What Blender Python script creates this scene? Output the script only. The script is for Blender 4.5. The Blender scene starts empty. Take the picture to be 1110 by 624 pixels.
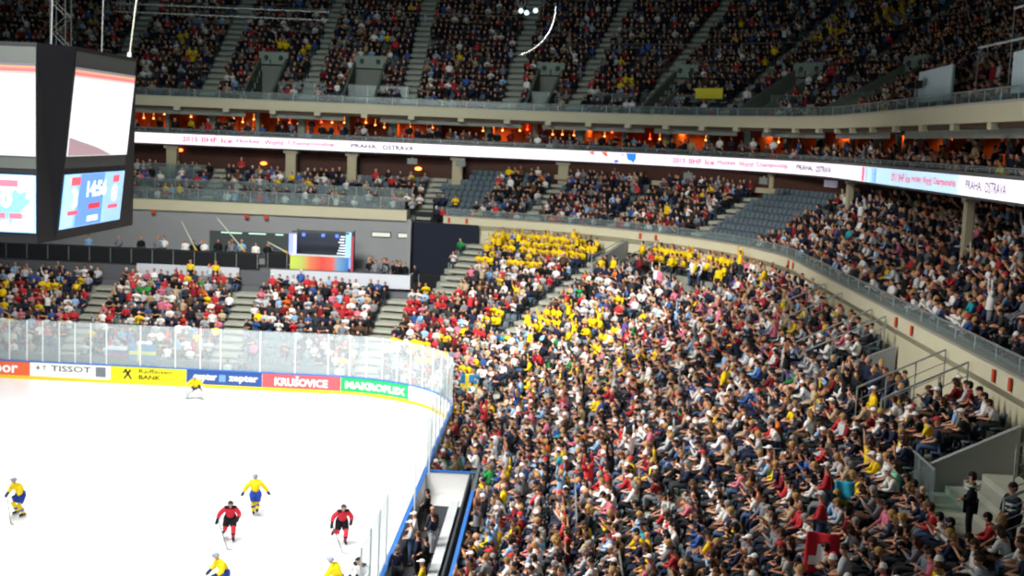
import bpy, bmesh, math, random
import numpy as np
from math import radians, sin, cos, pi, hypot, atan2, degrees
from mathutils import Vector, Matrix
rnd = random.Random(7)
rs = np.random.RandomState(11)
scene = bpy.context.scene
COL = scene.collection

# ------------------------------------------------------------------ camera, world, light, exposure
F_PX = 1390.0; YAW = radians(2.005); PITCH = radians(6.688); ROLL = radians(2.366)
CAM = Vector((20.66, -78.42, 16.37))
fw = Vector((-sin(YAW)*cos(PITCH), cos(YAW)*cos(PITCH), -sin(PITCH)))
rt = fw.cross(Vector((0, 0, 1))).normalized(); up = rt.cross(fw)
RR = rt*cos(ROLL) + up*sin(ROLL); UU = -rt*sin(ROLL) + up*cos(ROLL)
cd = bpy.data.cameras.new('camera'); cam = bpy.data.objects.new('camera', cd); COL.objects.link(cam)
m = Matrix((RR, UU, -fw)).transposed().to_4x4(); m.translation = CAM; cam.matrix_world = m
cd.sensor_width = 36; cd.lens = F_PX/1110*36; cd.clip_end = 400; cd.clip_start = .5
cd.dof.use_dof = True; cd.dof.focus_distance = 12; cd.dof.aperture_fstop = 2.6      # hand-held phone, slightly out of focus
scene.camera = cam
scene.view_settings.view_transform = 'Standard'; scene.view_settings.look = 'None'
scene.view_settings.gamma = 1; scene.view_settings.use_curve_mapping = False
scene.view_settings.exposure = 0.0
w = bpy.data.worlds.new('world'); scene.world = w; w.use_nodes = True
w.node_tree.nodes['Background'].inputs[0].default_value = (.62, .9, 1, 1)
w.node_tree.nodes['Background'].inputs[1].default_value = 0.17
def area(name, loc, sx, sy, power, color=(1, 1, 1), target=None, spread=180):
    l = bpy.data.lights.new(name, 'AREA'); l.shape = 'RECTANGLE'; l.size = sx; l.size_y = sy
    l.energy = power; l.color = color; l.spread = radians(spread)
    o = bpy.data.objects.new(name, l); COL.objects.link(o); o.location = loc
    if target is not None:
        o.rotation_euler = (Vector(target)-Vector(loc)).to_track_quat('-Z', 'Y').to_euler()
    return o
area('ice_lamp_rig', (-2, -32, 29), 20, 46, 16500, (1, .985, .95), spread=110)
area('end_stand_lamp', (0, -22, 29.5), 14, 6, 3000, (1, .97, .93), (3, 10, 4), 70)
area('corner_stand_lamp', (2, -20, 29.5), 8, 8, 2900, (1, .97, .93), (23, -2, 6), 60)
area('side_stand_lamp', (0, -40, 29.5), 6, 16, 2600, (1, .97, .93), (24, -34, 5), 66)
area('upper_stand_fill', (5, -25, 32), 10, 10, 520, (.5, .92, 1), (8, 34, 21), 84)  # added weak teal fill for the upper tier, stands for no fixture
area('near_end_fill', (8, -66, 31), 20, 8, 1500, (1, .96, .92), (12, 6, 3), 50)  # added fill, brightens the sides of people that face the camera

# ------------------------------------------------------------------ materials
def lin(c):
    if isinstance(c, str):
        c = tuple(int(c[i:i+2], 16)/255 for i in (0, 2, 4))
    return tuple((x/12.92 if x <= .04045 else ((x+.055)/1.055)**2.4) for x in c)+(1,)
MATS = {}
def mat(name, col, rough=.6, metal=0, noise=0, scale=3, emit=0, spec=.4):
    if name in MATS: return MATS[name]
    mt = bpy.data.materials.new(name); mt.use_nodes = True; nt = mt.node_tree; b = nt.nodes['Principled BSDF']
    c = lin(col); b.inputs['Base Color'].default_value = c
    b.inputs['Roughness'].default_value = rough; b.inputs['Metallic'].default_value = metal
    b.inputs['Specular IOR Level'].default_value = spec
    if emit:
        b.inputs['Emission Color'].default_value = c; b.inputs['Emission Strength'].default_value = emit
    if noise:
        tc = nt.nodes.new('ShaderNodeTexCoord'); nz = nt.nodes.new('ShaderNodeTexNoise'); nz.inputs['Scale'].default_value = scale
        nz.inputs['Detail'].default_value = 4
        mx = nt.nodes.new('ShaderNodeMix'); mx.data_type = 'RGBA'
        mx.inputs['A'].default_value = tuple(v*(1-noise) for v in c[:3])+(1,)
        mx.inputs['B'].default_value = tuple(min(1, v*(1+noise)) for v in c[:3])+(1,)
        nt.links.new(tc.outputs['Object'], nz.inputs['Vector']); nt.links.new(nz.outputs['Fac'], mx.inputs['Factor'])
        nt.links.new(mx.outputs['Result'], b.inputs['Base Color'])
    MATS[name] = mt; return mt
def mat_source(name, kind, rough=.8):
    """colour from the object's colour (kind 'obj') or from a point attribute (kind 'attr')"""
    mt = bpy.data.materials.new(name); mt.use_nodes = True; nt = mt.node_tree; b = nt.nodes['Principled BSDF']
    b.inputs['Roughness'].default_value = rough; b.inputs['Specular IOR Level'].default_value = .25
    if kind == 'obj':
        n = nt.nodes.new('ShaderNodeObjectInfo')
        tc = nt.nodes.new('ShaderNodeTexCoord'); nz = nt.nodes.new('ShaderNodeTexNoise'); nz.inputs['Scale'].default_value = 14
        mr = nt.nodes.new('ShaderNodeMapRange'); mr.inputs['To Min'].default_value = .82; mr.inputs['To Max'].default_value = 1.12
        vm = nt.nodes.new('ShaderNodeVectorMath'); vm.operation = 'SCALE'
        nt.links.new(tc.outputs['Object'], nz.inputs['Vector']); nt.links.new(nz.outputs['Fac'], mr.inputs['Value'])
        nt.links.new(n.outputs['Color'], vm.inputs[0]); nt.links.new(mr.outputs['Result'], vm.inputs['Scale'])
        nt.links.new(vm.outputs[0], b.inputs['Base Color'])
    else:
        n = nt.nodes.new('ShaderNodeAttribute'); n.attribute_name = 'tint'; nt.links.new(n.outputs['Color'], b.inputs['Base Color'])
    MATS[name] = mt; return mt
M_CLOTH = mat_source('cloth', 'obj'); M_SKIN = mat_source('skin', 'obj', .55); M_CROWD = mat_source('crowd_surface', 'attr')
M_HAIR = mat_source('hair', 'obj', .6)
M_EYE = mat('eye', '181210', .3); M_LIP = mat('lip', 'a05048', .5)
def glassmat(name, tint, milk, rough=.05):
    mt = bpy.data.materials.new(name); mt.use_nodes = True; nt = mt.node_tree; nt.nodes.clear()
    o = nt.nodes.new('ShaderNodeOutputMaterial'); t = nt.nodes.new('ShaderNodeBsdfTransparent'); g = nt.nodes.new('ShaderNodeBsdfGlossy')
    d = nt.nodes.new('ShaderNodeBsdfDiffuse'); a = nt.nodes.new('ShaderNodeMixShader'); b = nt.nodes.new('ShaderNodeMixShader')
    fr = nt.nodes.new('ShaderNodeValue'); fr.outputs[0].default_value = .04
    t.inputs[0].default_value = tint+(1,); d.inputs[0].default_value = (.85, .92, .95, 1); g.inputs[1].default_value = rough
    a.inputs[0].default_value = milk
    nt.links.new(t.outputs[0], a.inputs[1]); nt.links.new(d.outputs[0], a.inputs[2])
    nt.links.new(fr.outputs[0], b.inputs[0]); nt.links.new(a.outputs[0], b.inputs[1]); nt.links.new(g.outputs[0], b.inputs[2])
    nt.links.new(b.outputs[0], o.inputs[0]); MATS[name] = mt; return mt
M_GLASS = glassmat('rink_glass', (.95, .98, .98), .2)  # whitish share in the panes paints in the bright haze over them
M_PANEL = glassmat('balustrade_glass', (.7, .82, .8), .07, .3)
M_CONC = mat('terrace_concrete', '8a8d84', .85, noise=.18, scale=1.5)
M_STEP = mat('step_concrete', 'a3a598', .85, noise=.12, scale=2)
M_CREAM = mat('cream_concrete', 'c9c3a6', .75, noise=.06, scale=.7)
M_GREY = mat('grey_wall', '97999a', .8, noise=.06, scale=.7)
M_DARK = mat('dark_surface', '15171b', .7)
M_BLACKCLOTH = mat('black_drape', '17191c', .95)
M_RAIL = mat('galvanised_rail', 'aab0ae', .4, .6)
M_SEAT = mat('seat_plastic', '56656e', .5, noise=.05)
M_WHITE = mat('white_paint', 'f0f0ee', .5)
M_BROWN = mat('brown_wall', '4a2a20', .7, noise=.15, scale=1)
M_ORANGE = mat('suite_orange', 'c8641f', .7, noise=.35, scale=1.3)
M_LAMP = mat('warm_lamp', 'ffa050', emit=4)
M_RED = mat('red_plastic', 'd03020', .5)
M_BLUE = mat('blue_plastic', '2f6fc0', .4)
M_YEL = mat('yellow_plastic', 'f0d020', .5)
M_COLUMN = mat('column_paint', 'b5ac8e', .8, noise=.05)
M_COLG = mat('suite_column_paint', '8e958a', .8, noise=.05)

# ------------------------------------------------------------------ mesh helpers
class MB:
    def __init__(s): s.v = []; s.f = []; s.mi = []
    def add(s, vs, fs, mi=0):
        o = len(s.v); s.v += [tuple(v) for v in vs]; s.f += [tuple(i+o for i in f) for f in fs]; s.mi += [mi]*len(fs); return s
    def box(s, c, size, rz=0, mi=0, rot=None):
        hx, hy, hz = size[0]/2, size[1]/2, size[2]/2
        R = rot if rot is not None else Matrix.Rotation(rz, 3, 'Z'); c = Vector(c)
        vs = [c + R @ Vector((x*hx, y*hy, z*hz)) for x, y, z in ((-1,-1,-1),(1,-1,-1),(1,1,-1),(-1,1,-1),(-1,-1,1),(1,-1,1),(1,1,1),(-1,1,1))]
        return s.add(vs, ((0,3,2,1),(4,5,6,7),(0,1,5,4),(1,2,6,5),(2,3,7,6),(3,0,4,7)), mi)
    def tube(s, pts, rad, n=8, mi=0, cap=True, flat=1.0):
        pts = [Vector(p) for p in pts]; rad = rad if isinstance(rad, (list, tuple)) else [rad]*len(pts)
        o = len(s.v); ref = None
        for i, p in enumerate(pts):
            a = pts[max(i-1, 0)]; b = pts[min(i+1, len(pts)-1)]; t = (b-a).normalized()
            if ref is None: ref = Vector((1, 0, 0)) if abs(t.x) < .8 else Vector((0, 1, 0))
            x = (ref - t*ref.dot(t)).normalized(); y = t.cross(x); ref = x
            for k in range(n):
                an = 2*pi*k/n; s.v.append(tuple(p + x*cos(an)*rad[i] + y*sin(an)*rad[i]*flat))
        for i in range(len(pts)-1):
            for k in range(n):
                k2 = (k+1) % n; s.f.append((o+i*n+k, o+i*n+k2, o+(i+1)*n+k2, o+(i+1)*n+k)); s.mi.append(mi)
        if cap:
            s.f.append(tuple(o+k for k in range(n))[::-1]); s.mi.append(mi)
            e = o+(len(pts)-1)*n; s.f.append(tuple(e+k for k in range(n))); s.mi.append(mi)
        return s
    def ball(s, c, r, n=8, m=6, mi=0, cut=-1.1, rot=None):
        """ellipsoid; cut drops faces whose height (unit sphere z) lies below cut"""
        c = Vector(c); o = len(s.v); R = rot if rot is not None else Matrix.Identity(3)
        for j in range(m+1):
            ph = -pi/2 + pi*j/m
            for k in range(n):
                th = 2*pi*k/n; s.v.append(tuple(c + R @ Vector((cos(ph)*cos(th)*r[0], cos(ph)*sin(th)*r[1], sin(ph)*r[2]))))
        for j in range(m):
            if sin(-pi/2+pi*(j+.5)/m) < cut: continue
            for k in range(n):
                k2 = (k+1) % n; s.f.append((o+j*n+k, o+j*n+k2, o+(j+1)*n+k2, o+(j+1)*n+k)); s.mi.append(mi)
        return s
    def mesh(s, name, mats, smooth=False):
        used = sorted({i for f in s.f for i in f})
        if len(used) < len(s.v):
            rm = {i: k for k, i in enumerate(used)}; s.v = [s.v[i] for i in used]; s.f = [tuple(rm[i] for i in f) for f in s.f]
        me = bpy.data.meshes.new(name); me.from_pydata(s.v, [], s.f); me.update()
        for mm in (mats if isinstance(mats, (list, tuple)) else [mats]): me.materials.append(mm)
        me.polygons.foreach_set('material_index', s.mi)
        if smooth: me.polygons.foreach_set('use_smooth', [True]*len(s.f))
        return me
    def build(s, name, mats, parent=None, smooth=False, loc=(0, 0, 0), bevel=0):
        o = bpy.data.objects.new(name, s.mesh(name, mats, smooth)); COL.objects.link(o); o.parent = parent; o.location = loc
        if bevel:
            b = o.modifiers.new('bevel', 'BEVEL'); b.width = bevel; b.segments = 2
        return o
def thing(name, label, cat, loc=(0, 0, 0), rz=0, group=None):
    o = bpy.data.objects.new(name, None); COL.objects.link(o); o.location = loc; o.rotation_euler = (0, 0, rz)
    o.empty_display_size = .2
    return tag(o, label, cat, group)
def tag(o, label, cat, group=None, kind=None):
    o['label'] = label; o['category'] = cat
    if group: o['group'] = group
    if kind: o['kind'] = kind
    return o
def struct(o): o['kind'] = 'structure'; return o

class Ring:
    """rounded-rectangle plan line: end straight (U<0, metres), corner (U 0..90, degrees), side straight (U>90, metres)"""
    def __init__(s, cx, cy, r0): s.cx, s.cy, s.r0 = cx, cy, r0
    def p(s, U, d, z=0):
        r = s.r0+d
        if U < 0: return Vector((s.cx+U, s.cy+r, z))
        if U <= 90: a = radians(90-U); return Vector((s.cx+r*cos(a), s.cy+r*sin(a), z))
        return Vector((s.cx+r, s.cy-(U-90), z))
    def n(s, U):
        a = radians(90-min(max(U, 0), 90)); return Vector((cos(a), sin(a), 0))
    def us(s, u0, u1, step=1.5, deg=3):
        out = [u0]; u = u0
        while u < u1-1e-6:
            nx = u + (deg if 0 <= u < 90 else step)
            if u < 0 < nx: nx = 0
            if u < 90 < nx: nx = 90
            u = min(nx, u1); out.append(u)
        return out
    def per_m(s, U, d): return 1.0 if (U < 0 or U > 90) else degrees(1/(s.r0+d))      # U per metre
    def s2u(s, q, d):                                                              # arc length (0 at corner start) -> U
        L = (s.r0+d)*pi/2
        return q if q < 0 else (degrees(q/(s.r0+d)) if q <= L else 90+q-L)
    def u2s(s, U, d):
        L = (s.r0+d)*pi/2
        return U if U < 0 else (radians(U)*(s.r0+d) if U <= 90 else L+U-90)
def loft(mb, ring, us, prof, mi=0, close=True):
    """sweep a closed profile [(d,z)...] along the ring"""
    n = len(prof); o = len(mb.v)
    for U in us:
        for d, z in prof: mb.v.append(tuple(ring.p(U, d, z)))
    for i in range(len(us)-1):
        for k in range(n if close else n-1):
            k2 = (k+1) % n; mb.f.append((o+i*n+k, o+(i+1)*n+k, o+(i+1)*n+k2, o+i*n+k2)); mb.mi.append(mi)
    if close:
        mb.f.append(tuple(o+k for k in range(n))); mb.mi.append(mi)
        e = o+(len(us)-1)*n; mb.f.append(tuple(e+k for k in range(n))[::-1]); mb.mi.append(mi)
    return mb
def text_mesh(txt, width, height, bold=.012, ring=None, s0=0, z0=0, d=0, mirror=False):
    """flat lettering fitted to width x height, bent along a ring when one is given; returns MB"""
    cu = bpy.data.curves.new('t', 'FONT'); cu.body = txt; cu.size = 1; cu.offset = bold; cu.resolution_u = 2; cu.extrude = 0
    ob = bpy.data.objects.new('t', cu); COL.objects.link(ob)
    me = bpy.data.meshes.new_from_object(ob.evaluated_get(bpy.context.evaluated_depsgraph_get()))
    v = np.array([p.co[:] for p in me.vertices]); fs = [tuple(p.vertices) for p in me.polygons]
    bpy.data.objects.remove(ob); bpy.data.curves.remove(cu); bpy.data.meshes.remove(me)
    mn, mx = v.min(0), v.max(0)
    x = (v[:, 0]-mn[0])/(mx[0]-mn[0])*width; y = (v[:, 1]-mn[1])/(mx[1]-mn[1])*height
    mb = MB()
    if ring is None: mb.add([(a, 0, b) for a, b in zip(x, y)], fs)
    else: mb.add([ring.p(ring.s2u(s0+a, d), d, z0+b) for a, b in zip(x, y)], fs)
    return mb
RINK = Ring(7, -8, 8)        # boards line; d is metres outward
TOP = Ring(13.8, 1, 24)      # suite and upper tier line

# ------------------------------------------------------------------ ice, floor, roof
def ice_outline():
    pts = [RINK.p(U, -.03) for U in RINK.us(-29, 142)]
    return [(p.x, p.y) for p in pts] + [(-22, pts[-1].y)]
mb = MB(); pts = ice_outline(); pts = [p for i, p in enumerate(pts) if i == 0 or p != pts[i-1]]
mb.add([(x, y, 0) for x, y in pts], [tuple(range(len(pts)))[::-1]])
mt = mat('ice', 'f4f8fb', .25, noise=.02, scale=.6); o = mb.build('floor_ice', mt); struct(o)
mb = MB(); mb.box((0, -30, -.35), (140, 140, .1)); struct(mb.build('floor', mat('arena_floor', '6b6e70', .8, noise=.1)))
mb = MB(); mb.box((0, -15, 41.2), (160, 160, .4)); struct(mb.build('ceiling', mat('roof_dark', '0b0c0f', .9)))

# ------------------------------------------------------------------ rink boards, adverts, glass
boards = thing('dasher_boards', 'curved white rink boards with blue cap, yellow kick strip and advertising along the ice', 'boards')
us = RINK.us(-22, 140, 1, 3)
loft(MB(), RINK, us, [(0, 0), (.12, 0), (.12, 1.12), (0, 1.12)]).build('board_core', M_WHITE, boards)
loft(MB(), RINK, us, [(-.012, 0), (-.001, 0), (-.001, .2), (-.012, .2)]).build('kick_strip', mat('kick_yellow', 'f3cf20', .5), boards)
loft(MB(), RINK, us, [(-.03, 1.1), (.16, 1.1), (.16, 1.17), (-.03, 1.17)]).build('cap_rail', M_BLUE, boards)
M_INK = mat('dark_ink', '22252a', .6)
def advert(s0, s1, col, texts, label):
    z0, z1 = .21, 1.09
    n = max(3, int((s1-s0)/.4)); uu = [RINK.s2u(s0+(s1-s0)*i/n, 0) for i in range(n+1)]
    a = loft(MB(), RINK, uu, [(-.008, z0), (-.001, z0), (-.001, z1), (-.008, z1)]).build('advert_panel', mat('ad_'+col, col, .45), boards)
    a['label'] = label
    for txt, sa, sb, za, zb, c, bold in texts:
        text_mesh(txt, sb-sa, zb-za, bold, RINK, sa, za, -.014).build('lettering', mat('ink_'+c, c, .6), a)
    return a
advert(-22, -19.25, 'ee6a40', [('oor', -21.6, -20.0, .35, .85, 'ffffff', .03)], 'orange advert with white lettering')
a = advert(-19.22, -14.12, 'f4f4f2', [('TISSOT', -17.9, -15.35, .58, .95, '3a3c40', .012), ('+', -18.85, -18.6, .62, .9, '3a3c40', .02), ('T', -18.45, -18.2, .62, .9, '3a3c40', .01)], 'white advert with grey TISSOT lettering')
s = MB(); loft(s, RINK, [-15.05, -14.4], [(-.016, .35), (-.01, .35), (-.01, .98), (-.016, .98)]); s.build('emblem', mat('ink_6f7780', '6f7780', .6), a)
a = advert(-14.1, -9.3, 'f4ea1c', [('Raiffeisen', -12.3, -10.2, .72, 1.0, '4b4718', .015), ('BANK', -12.3, -10.9, .33, .62, '3a3718', .03)], 'yellow advert with black crossed emblem and Raiffeisen BANK lettering')
s = MB()
for sg in (1, -1):
    q = [(-.3*sg, .32), (-.17*sg, .32), (.24*sg, .88), (.12*sg, .96)]
    s.add([RINK.p(-13.0+x, -.013, z) for x, z in q], [(0, 1, 2, 3)])
s.add([RINK.p(-13.0+x, -.013, z) for x, z in [(-.34, .72), (-.12, .98), (-.04, .9), (-.28, .64)]], [(0, 1, 2, 3)])
s.build('emblem', M_INK, a)
a = advert(-9.28, -4.5, '2c4f92', [('zepter', -8.8, -7.35, .36, .88, 'ffffff', .03), ('zepter', -6.6, -4.75, .36, .88, 'ffffff', .03)], 'blue advert with white zepter lettering')
MB().add([RINK.p(-7.0+x, -.013, z) for x, z in [(-.22, .42), (.2, .42), (.2, .86), (-.22, .86)]], [(0, 1, 2, 3)]).build('emblem', mat('ink_6f9be0', '6f9be0', .5), a)
advert(-4.48, .45, 'd9565c', [('KRUSOVICE', -3.7, -.35, .36, .86, 'ffffff', .035)], 'red advert with white KRUSOVICE lettering')
kc = MB().add([RINK.p(-2.28+x, -.016, z) for x, z in [(-.13, 1.0), (-.04, 1.0), (0, .94), (.04, 1.0), (.13, 1.0), (.03, .9), (-.03, .9)]], [tuple(range(7))]); kc.build('caron', mat('ink_ffffff', 'ffffff', .6), boards)
advert(.47, 5.3, '22a860', [('MAKROFLEX', .75, 5.0, .4, .86, 'ffffff', .045)], 'green advert with white MAKROFLEX lettering')
advert(5.32, 11.5, 'f6f6f5', [('t', 8.2, 8.28, .6, .8, 'c83030', .02), ('1', 8.9, 9.0, .55, .85, '606468', .02)], 'white advert on the curved corner')

glass = thing('rink_glass', 'clear protective glass with pale upright posts above the rink boards', 'protective glass')
M_POST = mat('post_paint', 'd8e0e2', .4)
psx = [-21.5, -20.57, -19.45, -18.45, -17.39, -16.39, -15.39, -14.39, -12.23, -10.01, -8.43, -7.15, -4.65, -2.45, -.37, 1.0, 2.1, 3.2, 4.3, 5.4, 6.5, 7.6, 8.7, 9.8, 10.9, 12.0, 13.6, 15.6, 17.6, 19.6, 21.6, 23.6, 25.6]
def run_glass(ss, top=3.75):
    for i, q in enumerate(ss):
        U = RINK.s2u(q, .06); c = RINK.p(U, .06, (1.17+top)/2); an = atan2(RINK.n(U).y, RINK.n(U).x)
        MB().box(c, (.05, .07, top-1.17), an).build('post', M_POST, glass)
        if i:
            p = ss[i-1]+.04; r_ = q-.04; k = max(1, int((r_-p)/.6))
            uu = [RINK.s2u(p+(r_-p)*j/k, .06) for j in range(k+1)]
            loft(MB(), RINK, uu, [(.05, 1.17), (.062, 1.17), (.062, top), (.05, top)]).build('glass_pane', M_GLASS, glass)
run_glass(psx)
sL = RINK.u2s(90, .06)
run_glass([sL+26.6, sL+28.6, sL+30.6, sL+32.6])

# ------------------------------------------------------------------ terraces (three tiers)
LOW = dict(ring=RINK, d0=2.6, z0=.7, n=20, rise=.40)
MID = dict(ring=RINK, d0=19.7, z0=9.6, n=9, rise=.40)
UPP = dict(ring=TOP, d0=.7, z0=17.95, n=33, rise=.52)
TREAD = .8
def in_void(t, U, d):
    """where the stand is cut by a vomitory, landing or platform"""
    if t is LOW:
        if U < 9 and d > 11.4: return True
        if 9 <= U < 15 and d > 11.4: return True
        if 42.8 < U < 49.5 and d > 15.3: return True
        if 54 < U < 76 and 15.8 < d < 17.2: return True
        if 110.2 < U < 120.3 and d > 16: return True
        if 124.3 < U < 131.6 and d > 15.5: return True
    if t is UPP:
        for a, b in UVOM:
            if a < U < b and d < 6.5: return True
        if 98 < U < 101.5 and d < 5: return True
    return False
UVOM = [(-19.3, -16.8), (-11.2, -8.4), (8.4, 12.8), (31, 35), (52, 58), (75, 81)]
def row_d(t, k): return t['d0']+TREAD*k
def row_z(t, k): return t['z0']+t['rise']*k
AISLES = {'low': [(-18, .85, 0, 12), (-7.9, .95, 0, 12), (8.2, .9, 0, 12.2), (17.5, .9, 10.5, 20), (41.6, .9, 7.5, 20), (68, .6, 0, 16), (102, .6, 3, 19), (118.6, .6, 6, 15.9), (135, .6, 0, 19)],
          'mid': [(-14, .6, 0, 40), (6.5, .6, 0, 40), (23.5, .7, 0, 40), (37.5, .6, 0, 40), (53, .7, 0, 40), (67.3, .6, 0, 40), (84, .5, 0, 40), (103, .6, 0, 40), (118, .6, 0, 40)],
          'up': [(-31, .7, 0, 40), (-22.4, .75, 0, 40), (-14.2, .7, 0, 40), (-6, .7, 0, 40), (5.2, .75, 0, 40), (17, .7, 0, 40), (30.3, .7, 0, 40), (47, .7, 0, 40), (64.5, .8, 0, 40), (84, .7, 0, 40), (97, .7, 0, 40), (113, .7, 0, 40)]}
def in_aisle(key, ring, U, d):
    for a, hw, da, db in AISLES[key]:
        if da <= d <= db and abs(U-a) < hw*ring.per_m(U, d)*1.02: return True
    return False
def terrace(name, t, u0, u1, key):
    mb = MB(); ring = t['ring']; us = ring.us(u0, u1, 1, 2)
    for k in range(t['n']):
        d, z = row_d(t, k), row_z(t, k)
        zp = z-t['rise'] if k else z-.8
        for a, b in zip(us[:-1], us[1:]):
            um = (a+b)/2
            if in_void(t, um, d+.4): continue
            lo = zp-(2.5 if in_void(t, um, d-.4) else 0)
            mb.add([ring.p(a, d, lo), ring.p(b, d, lo), ring.p(b, d, z), ring.p(a, d, z)], [(0, 1, 2, 3)])
            mb.add([ring.p(a, d, z), ring.p(b, d, z), ring.p(b, d+TREAD, z), ring.p(a, d+TREAD, z)], [(0, 1, 2, 3)])
    struct(mb.build(name, M_CONC))
    # aisle steps: two half-risers per row, paler concrete
    st = MB()
    for a, hw, da, db in AISLES[key]:
        if not u0 < a < u1: continue
        for k in range(t['n']):
            d, z = row_d(t, k), row_z(t, k)
            if not (da-.5 <= d <= db) or in_void(t, a, d+.4): continue
            c = ring.p(a, d-.2, z-t['rise']/4); n = ring.n(a)
            st.box(c, (.4, hw*1.9, t['rise']/2), atan2(n.y, n.x))
            st.box(ring.p(a, d+.39, z+.012), (.78, hw*1.9, .03), atan2(n.y, n.x))
    struct(st.build(name.replace('terrace', 'aisle_steps'), M_STEP))
terrace('floor_lower_terrace', LOW, -42, 147, 'low')
terrace('floor_middle_terrace', MID, -42, 140, 'mid')
FRT = dict(ring=RINK, d0=.2, z0=.05, n=3, rise=.22)
AISLES['front'] = [(8.2, 1.4, 0, 9)]
terrace('floor_upper_terrace', UPP, -56, 140, 'up')
terrace('floor_front_terrace', FRT, 6, 103.4, 'front')

# ring walls and slabs
def ringwall(name, ring, u0, u1, prof, m_, step=1.5, deg=3):
    return struct(loft(MB(), ring, ring.us(u0, u1, step, deg), prof).build(name, m_))
# front wall below first rows
ringwall('wall_stand_front_end', RINK, -42, 5, [(2.45, -.3), (2.6, -.3), (2.6, 1.2), (2.45, 1.2)], mat('front_wall', '5d666c', .6))
ringwall('wall_stand_front', RINK, 103.6, 147, [(2.45, -.3), (2.6, -.3), (2.6, 1.55), (2.45, 1.55)], mat('front_wall', '5d666c', .6))
ringwall('trim_1', RINK, 108, 136, [(2.47, 1.55), (2.6, 1.55), (2.6, 1.62), (2.47, 1.62)], M_BLUE)
# ledge between lower bowl and middle tier
ringwall('wall_middle_ledge', RINK, 10.5, 147, [(19.1, 5.2), (19.7, 5.2), (19.7, 10.0), (18.9, 10.3), (18.7, 10.3), (18.7, 9.7), (19.1, 9.3)], M_CREAM)
ringwall('trim_2', RINK, 10.5, 147, [(18.62, 10.28), (19.3, 10.28), (19.3, 10.36), (18.62, 10.36)], mat('ledge_cap', '8d8f86', .5))
ringwall('wall_end_ledge', RINK, -42, 4.4, [(18.6, 9.75), (19.5, 9.75), (19.5, 10.55), (18.6, 10.55)], M_CREAM)
ringwall('wall_end', RINK, -42, 5.0, [(18.9, 5.0), (19.4, 5.0), (19.4, 9.8), (18.9, 9.8)], M_GREY)
ringwall('wall_end_return', RINK, 5.0, 10.6, [(20.4, 4.6), (20.6, 4.6), (20.6, 10.4), (20.4, 10.4)], M_DARK)
mb = MB(); c = RINK.p(5.0, 18.9); mb.box((c.x, c.y-.3, 7.3), (.3, 1.4, 5.2)); struct(mb.build('wall_end_pier', M_GREY))
ringwall('floor_end_platform', RINK, -42, 15, [(11.4, 4.6), (20.5, 4.6), (20.5, 5.15), (11.4, 5.15)], mat('platform', '5d6064', .8))
ringwall('floor_concourse', RINK, -42, 147, [(14, 4.0), (21, 4.0), (21, 4.1), (14, 4.1)], M_CONC)
# middle tier back wall
ringwall('wall_middle_back', RINK, -42, 140, [(27.4, 9), (27.7, 9), (27.7, 15.2), (27.4, 15.2)], M_BROWN)
ringwall('trim_3', RINK, 22, 90, [(26.9, 13.2), (27.38, 13.2), (27.38, 13.55), (26.9, 13.55)], mat('cream_trim', 'b9ad8d', .7))
# suite floor slab, ribbon carrier, upper slab
ringwall('floor_suite', TOP, -52, 140, [(.0, 14.6), (9.5, 14.6), (9.5, 14.95), (.0, 14.95)], mat('suite_slab', '3a3c3c', .8))
ringwall('wall_suite_back', TOP, -52, 140, [(6.8, 14.9), (7.0, 14.9), (7.0, 17.8), (6.8, 17.8)], M_ORANGE)
ringwall('ceiling_suite', TOP, -52, 140, [(.1, 17.55), (9, 17.55), (9, 17.8), (.1, 17.8)], mat('suite_soffit', '5a4434', .8))
ringwall('wall_upper_slab', TOP, -52, 140, [(-.25, 17.75), (.6, 17.75), (.6, 18.5), (-.25, 18.5)], M_CREAM)
ringwall('trim_4', TOP, -52, 140, [(-.3, 18.5), (.65, 18.5), (.65, 18.58), (-.3, 18.58)], mat('slab_cap', 'a9aca0', .5))
ringwall('wall_upper_back', TOP, -60, 140, [(27.6, 17), (27.9, 17), (27.9, 40), (27.6, 40)], M_DARK)
ringwall('wall_opening_shade', RINK, 5.2, 16.6, [(18.55, 5), (18.7, 5), (18.7, 9.72), (18.55, 9.72)], mat('shade_navy', '1a2130', .9))  # dark sheet painted as the shade inside the corner opening
for k in range(3):   # suite balcony rows
    ringwall('floor_suite_row', TOP, -52, 140, [(.8+k*.9, 14.95), (3.6, 14.95), (3.6, 15.0+k*.28), (.8+k*.9, 15.0+k*.28)], M_CONC)
ringwall('wall_suite_ledge', TOP, -52, 140, [(3.6, 14.95), (3.75, 14.95), (3.75, 16.0), (3.6, 16.0)], mat('suite_counter', '4c4a44', .7))

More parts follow.
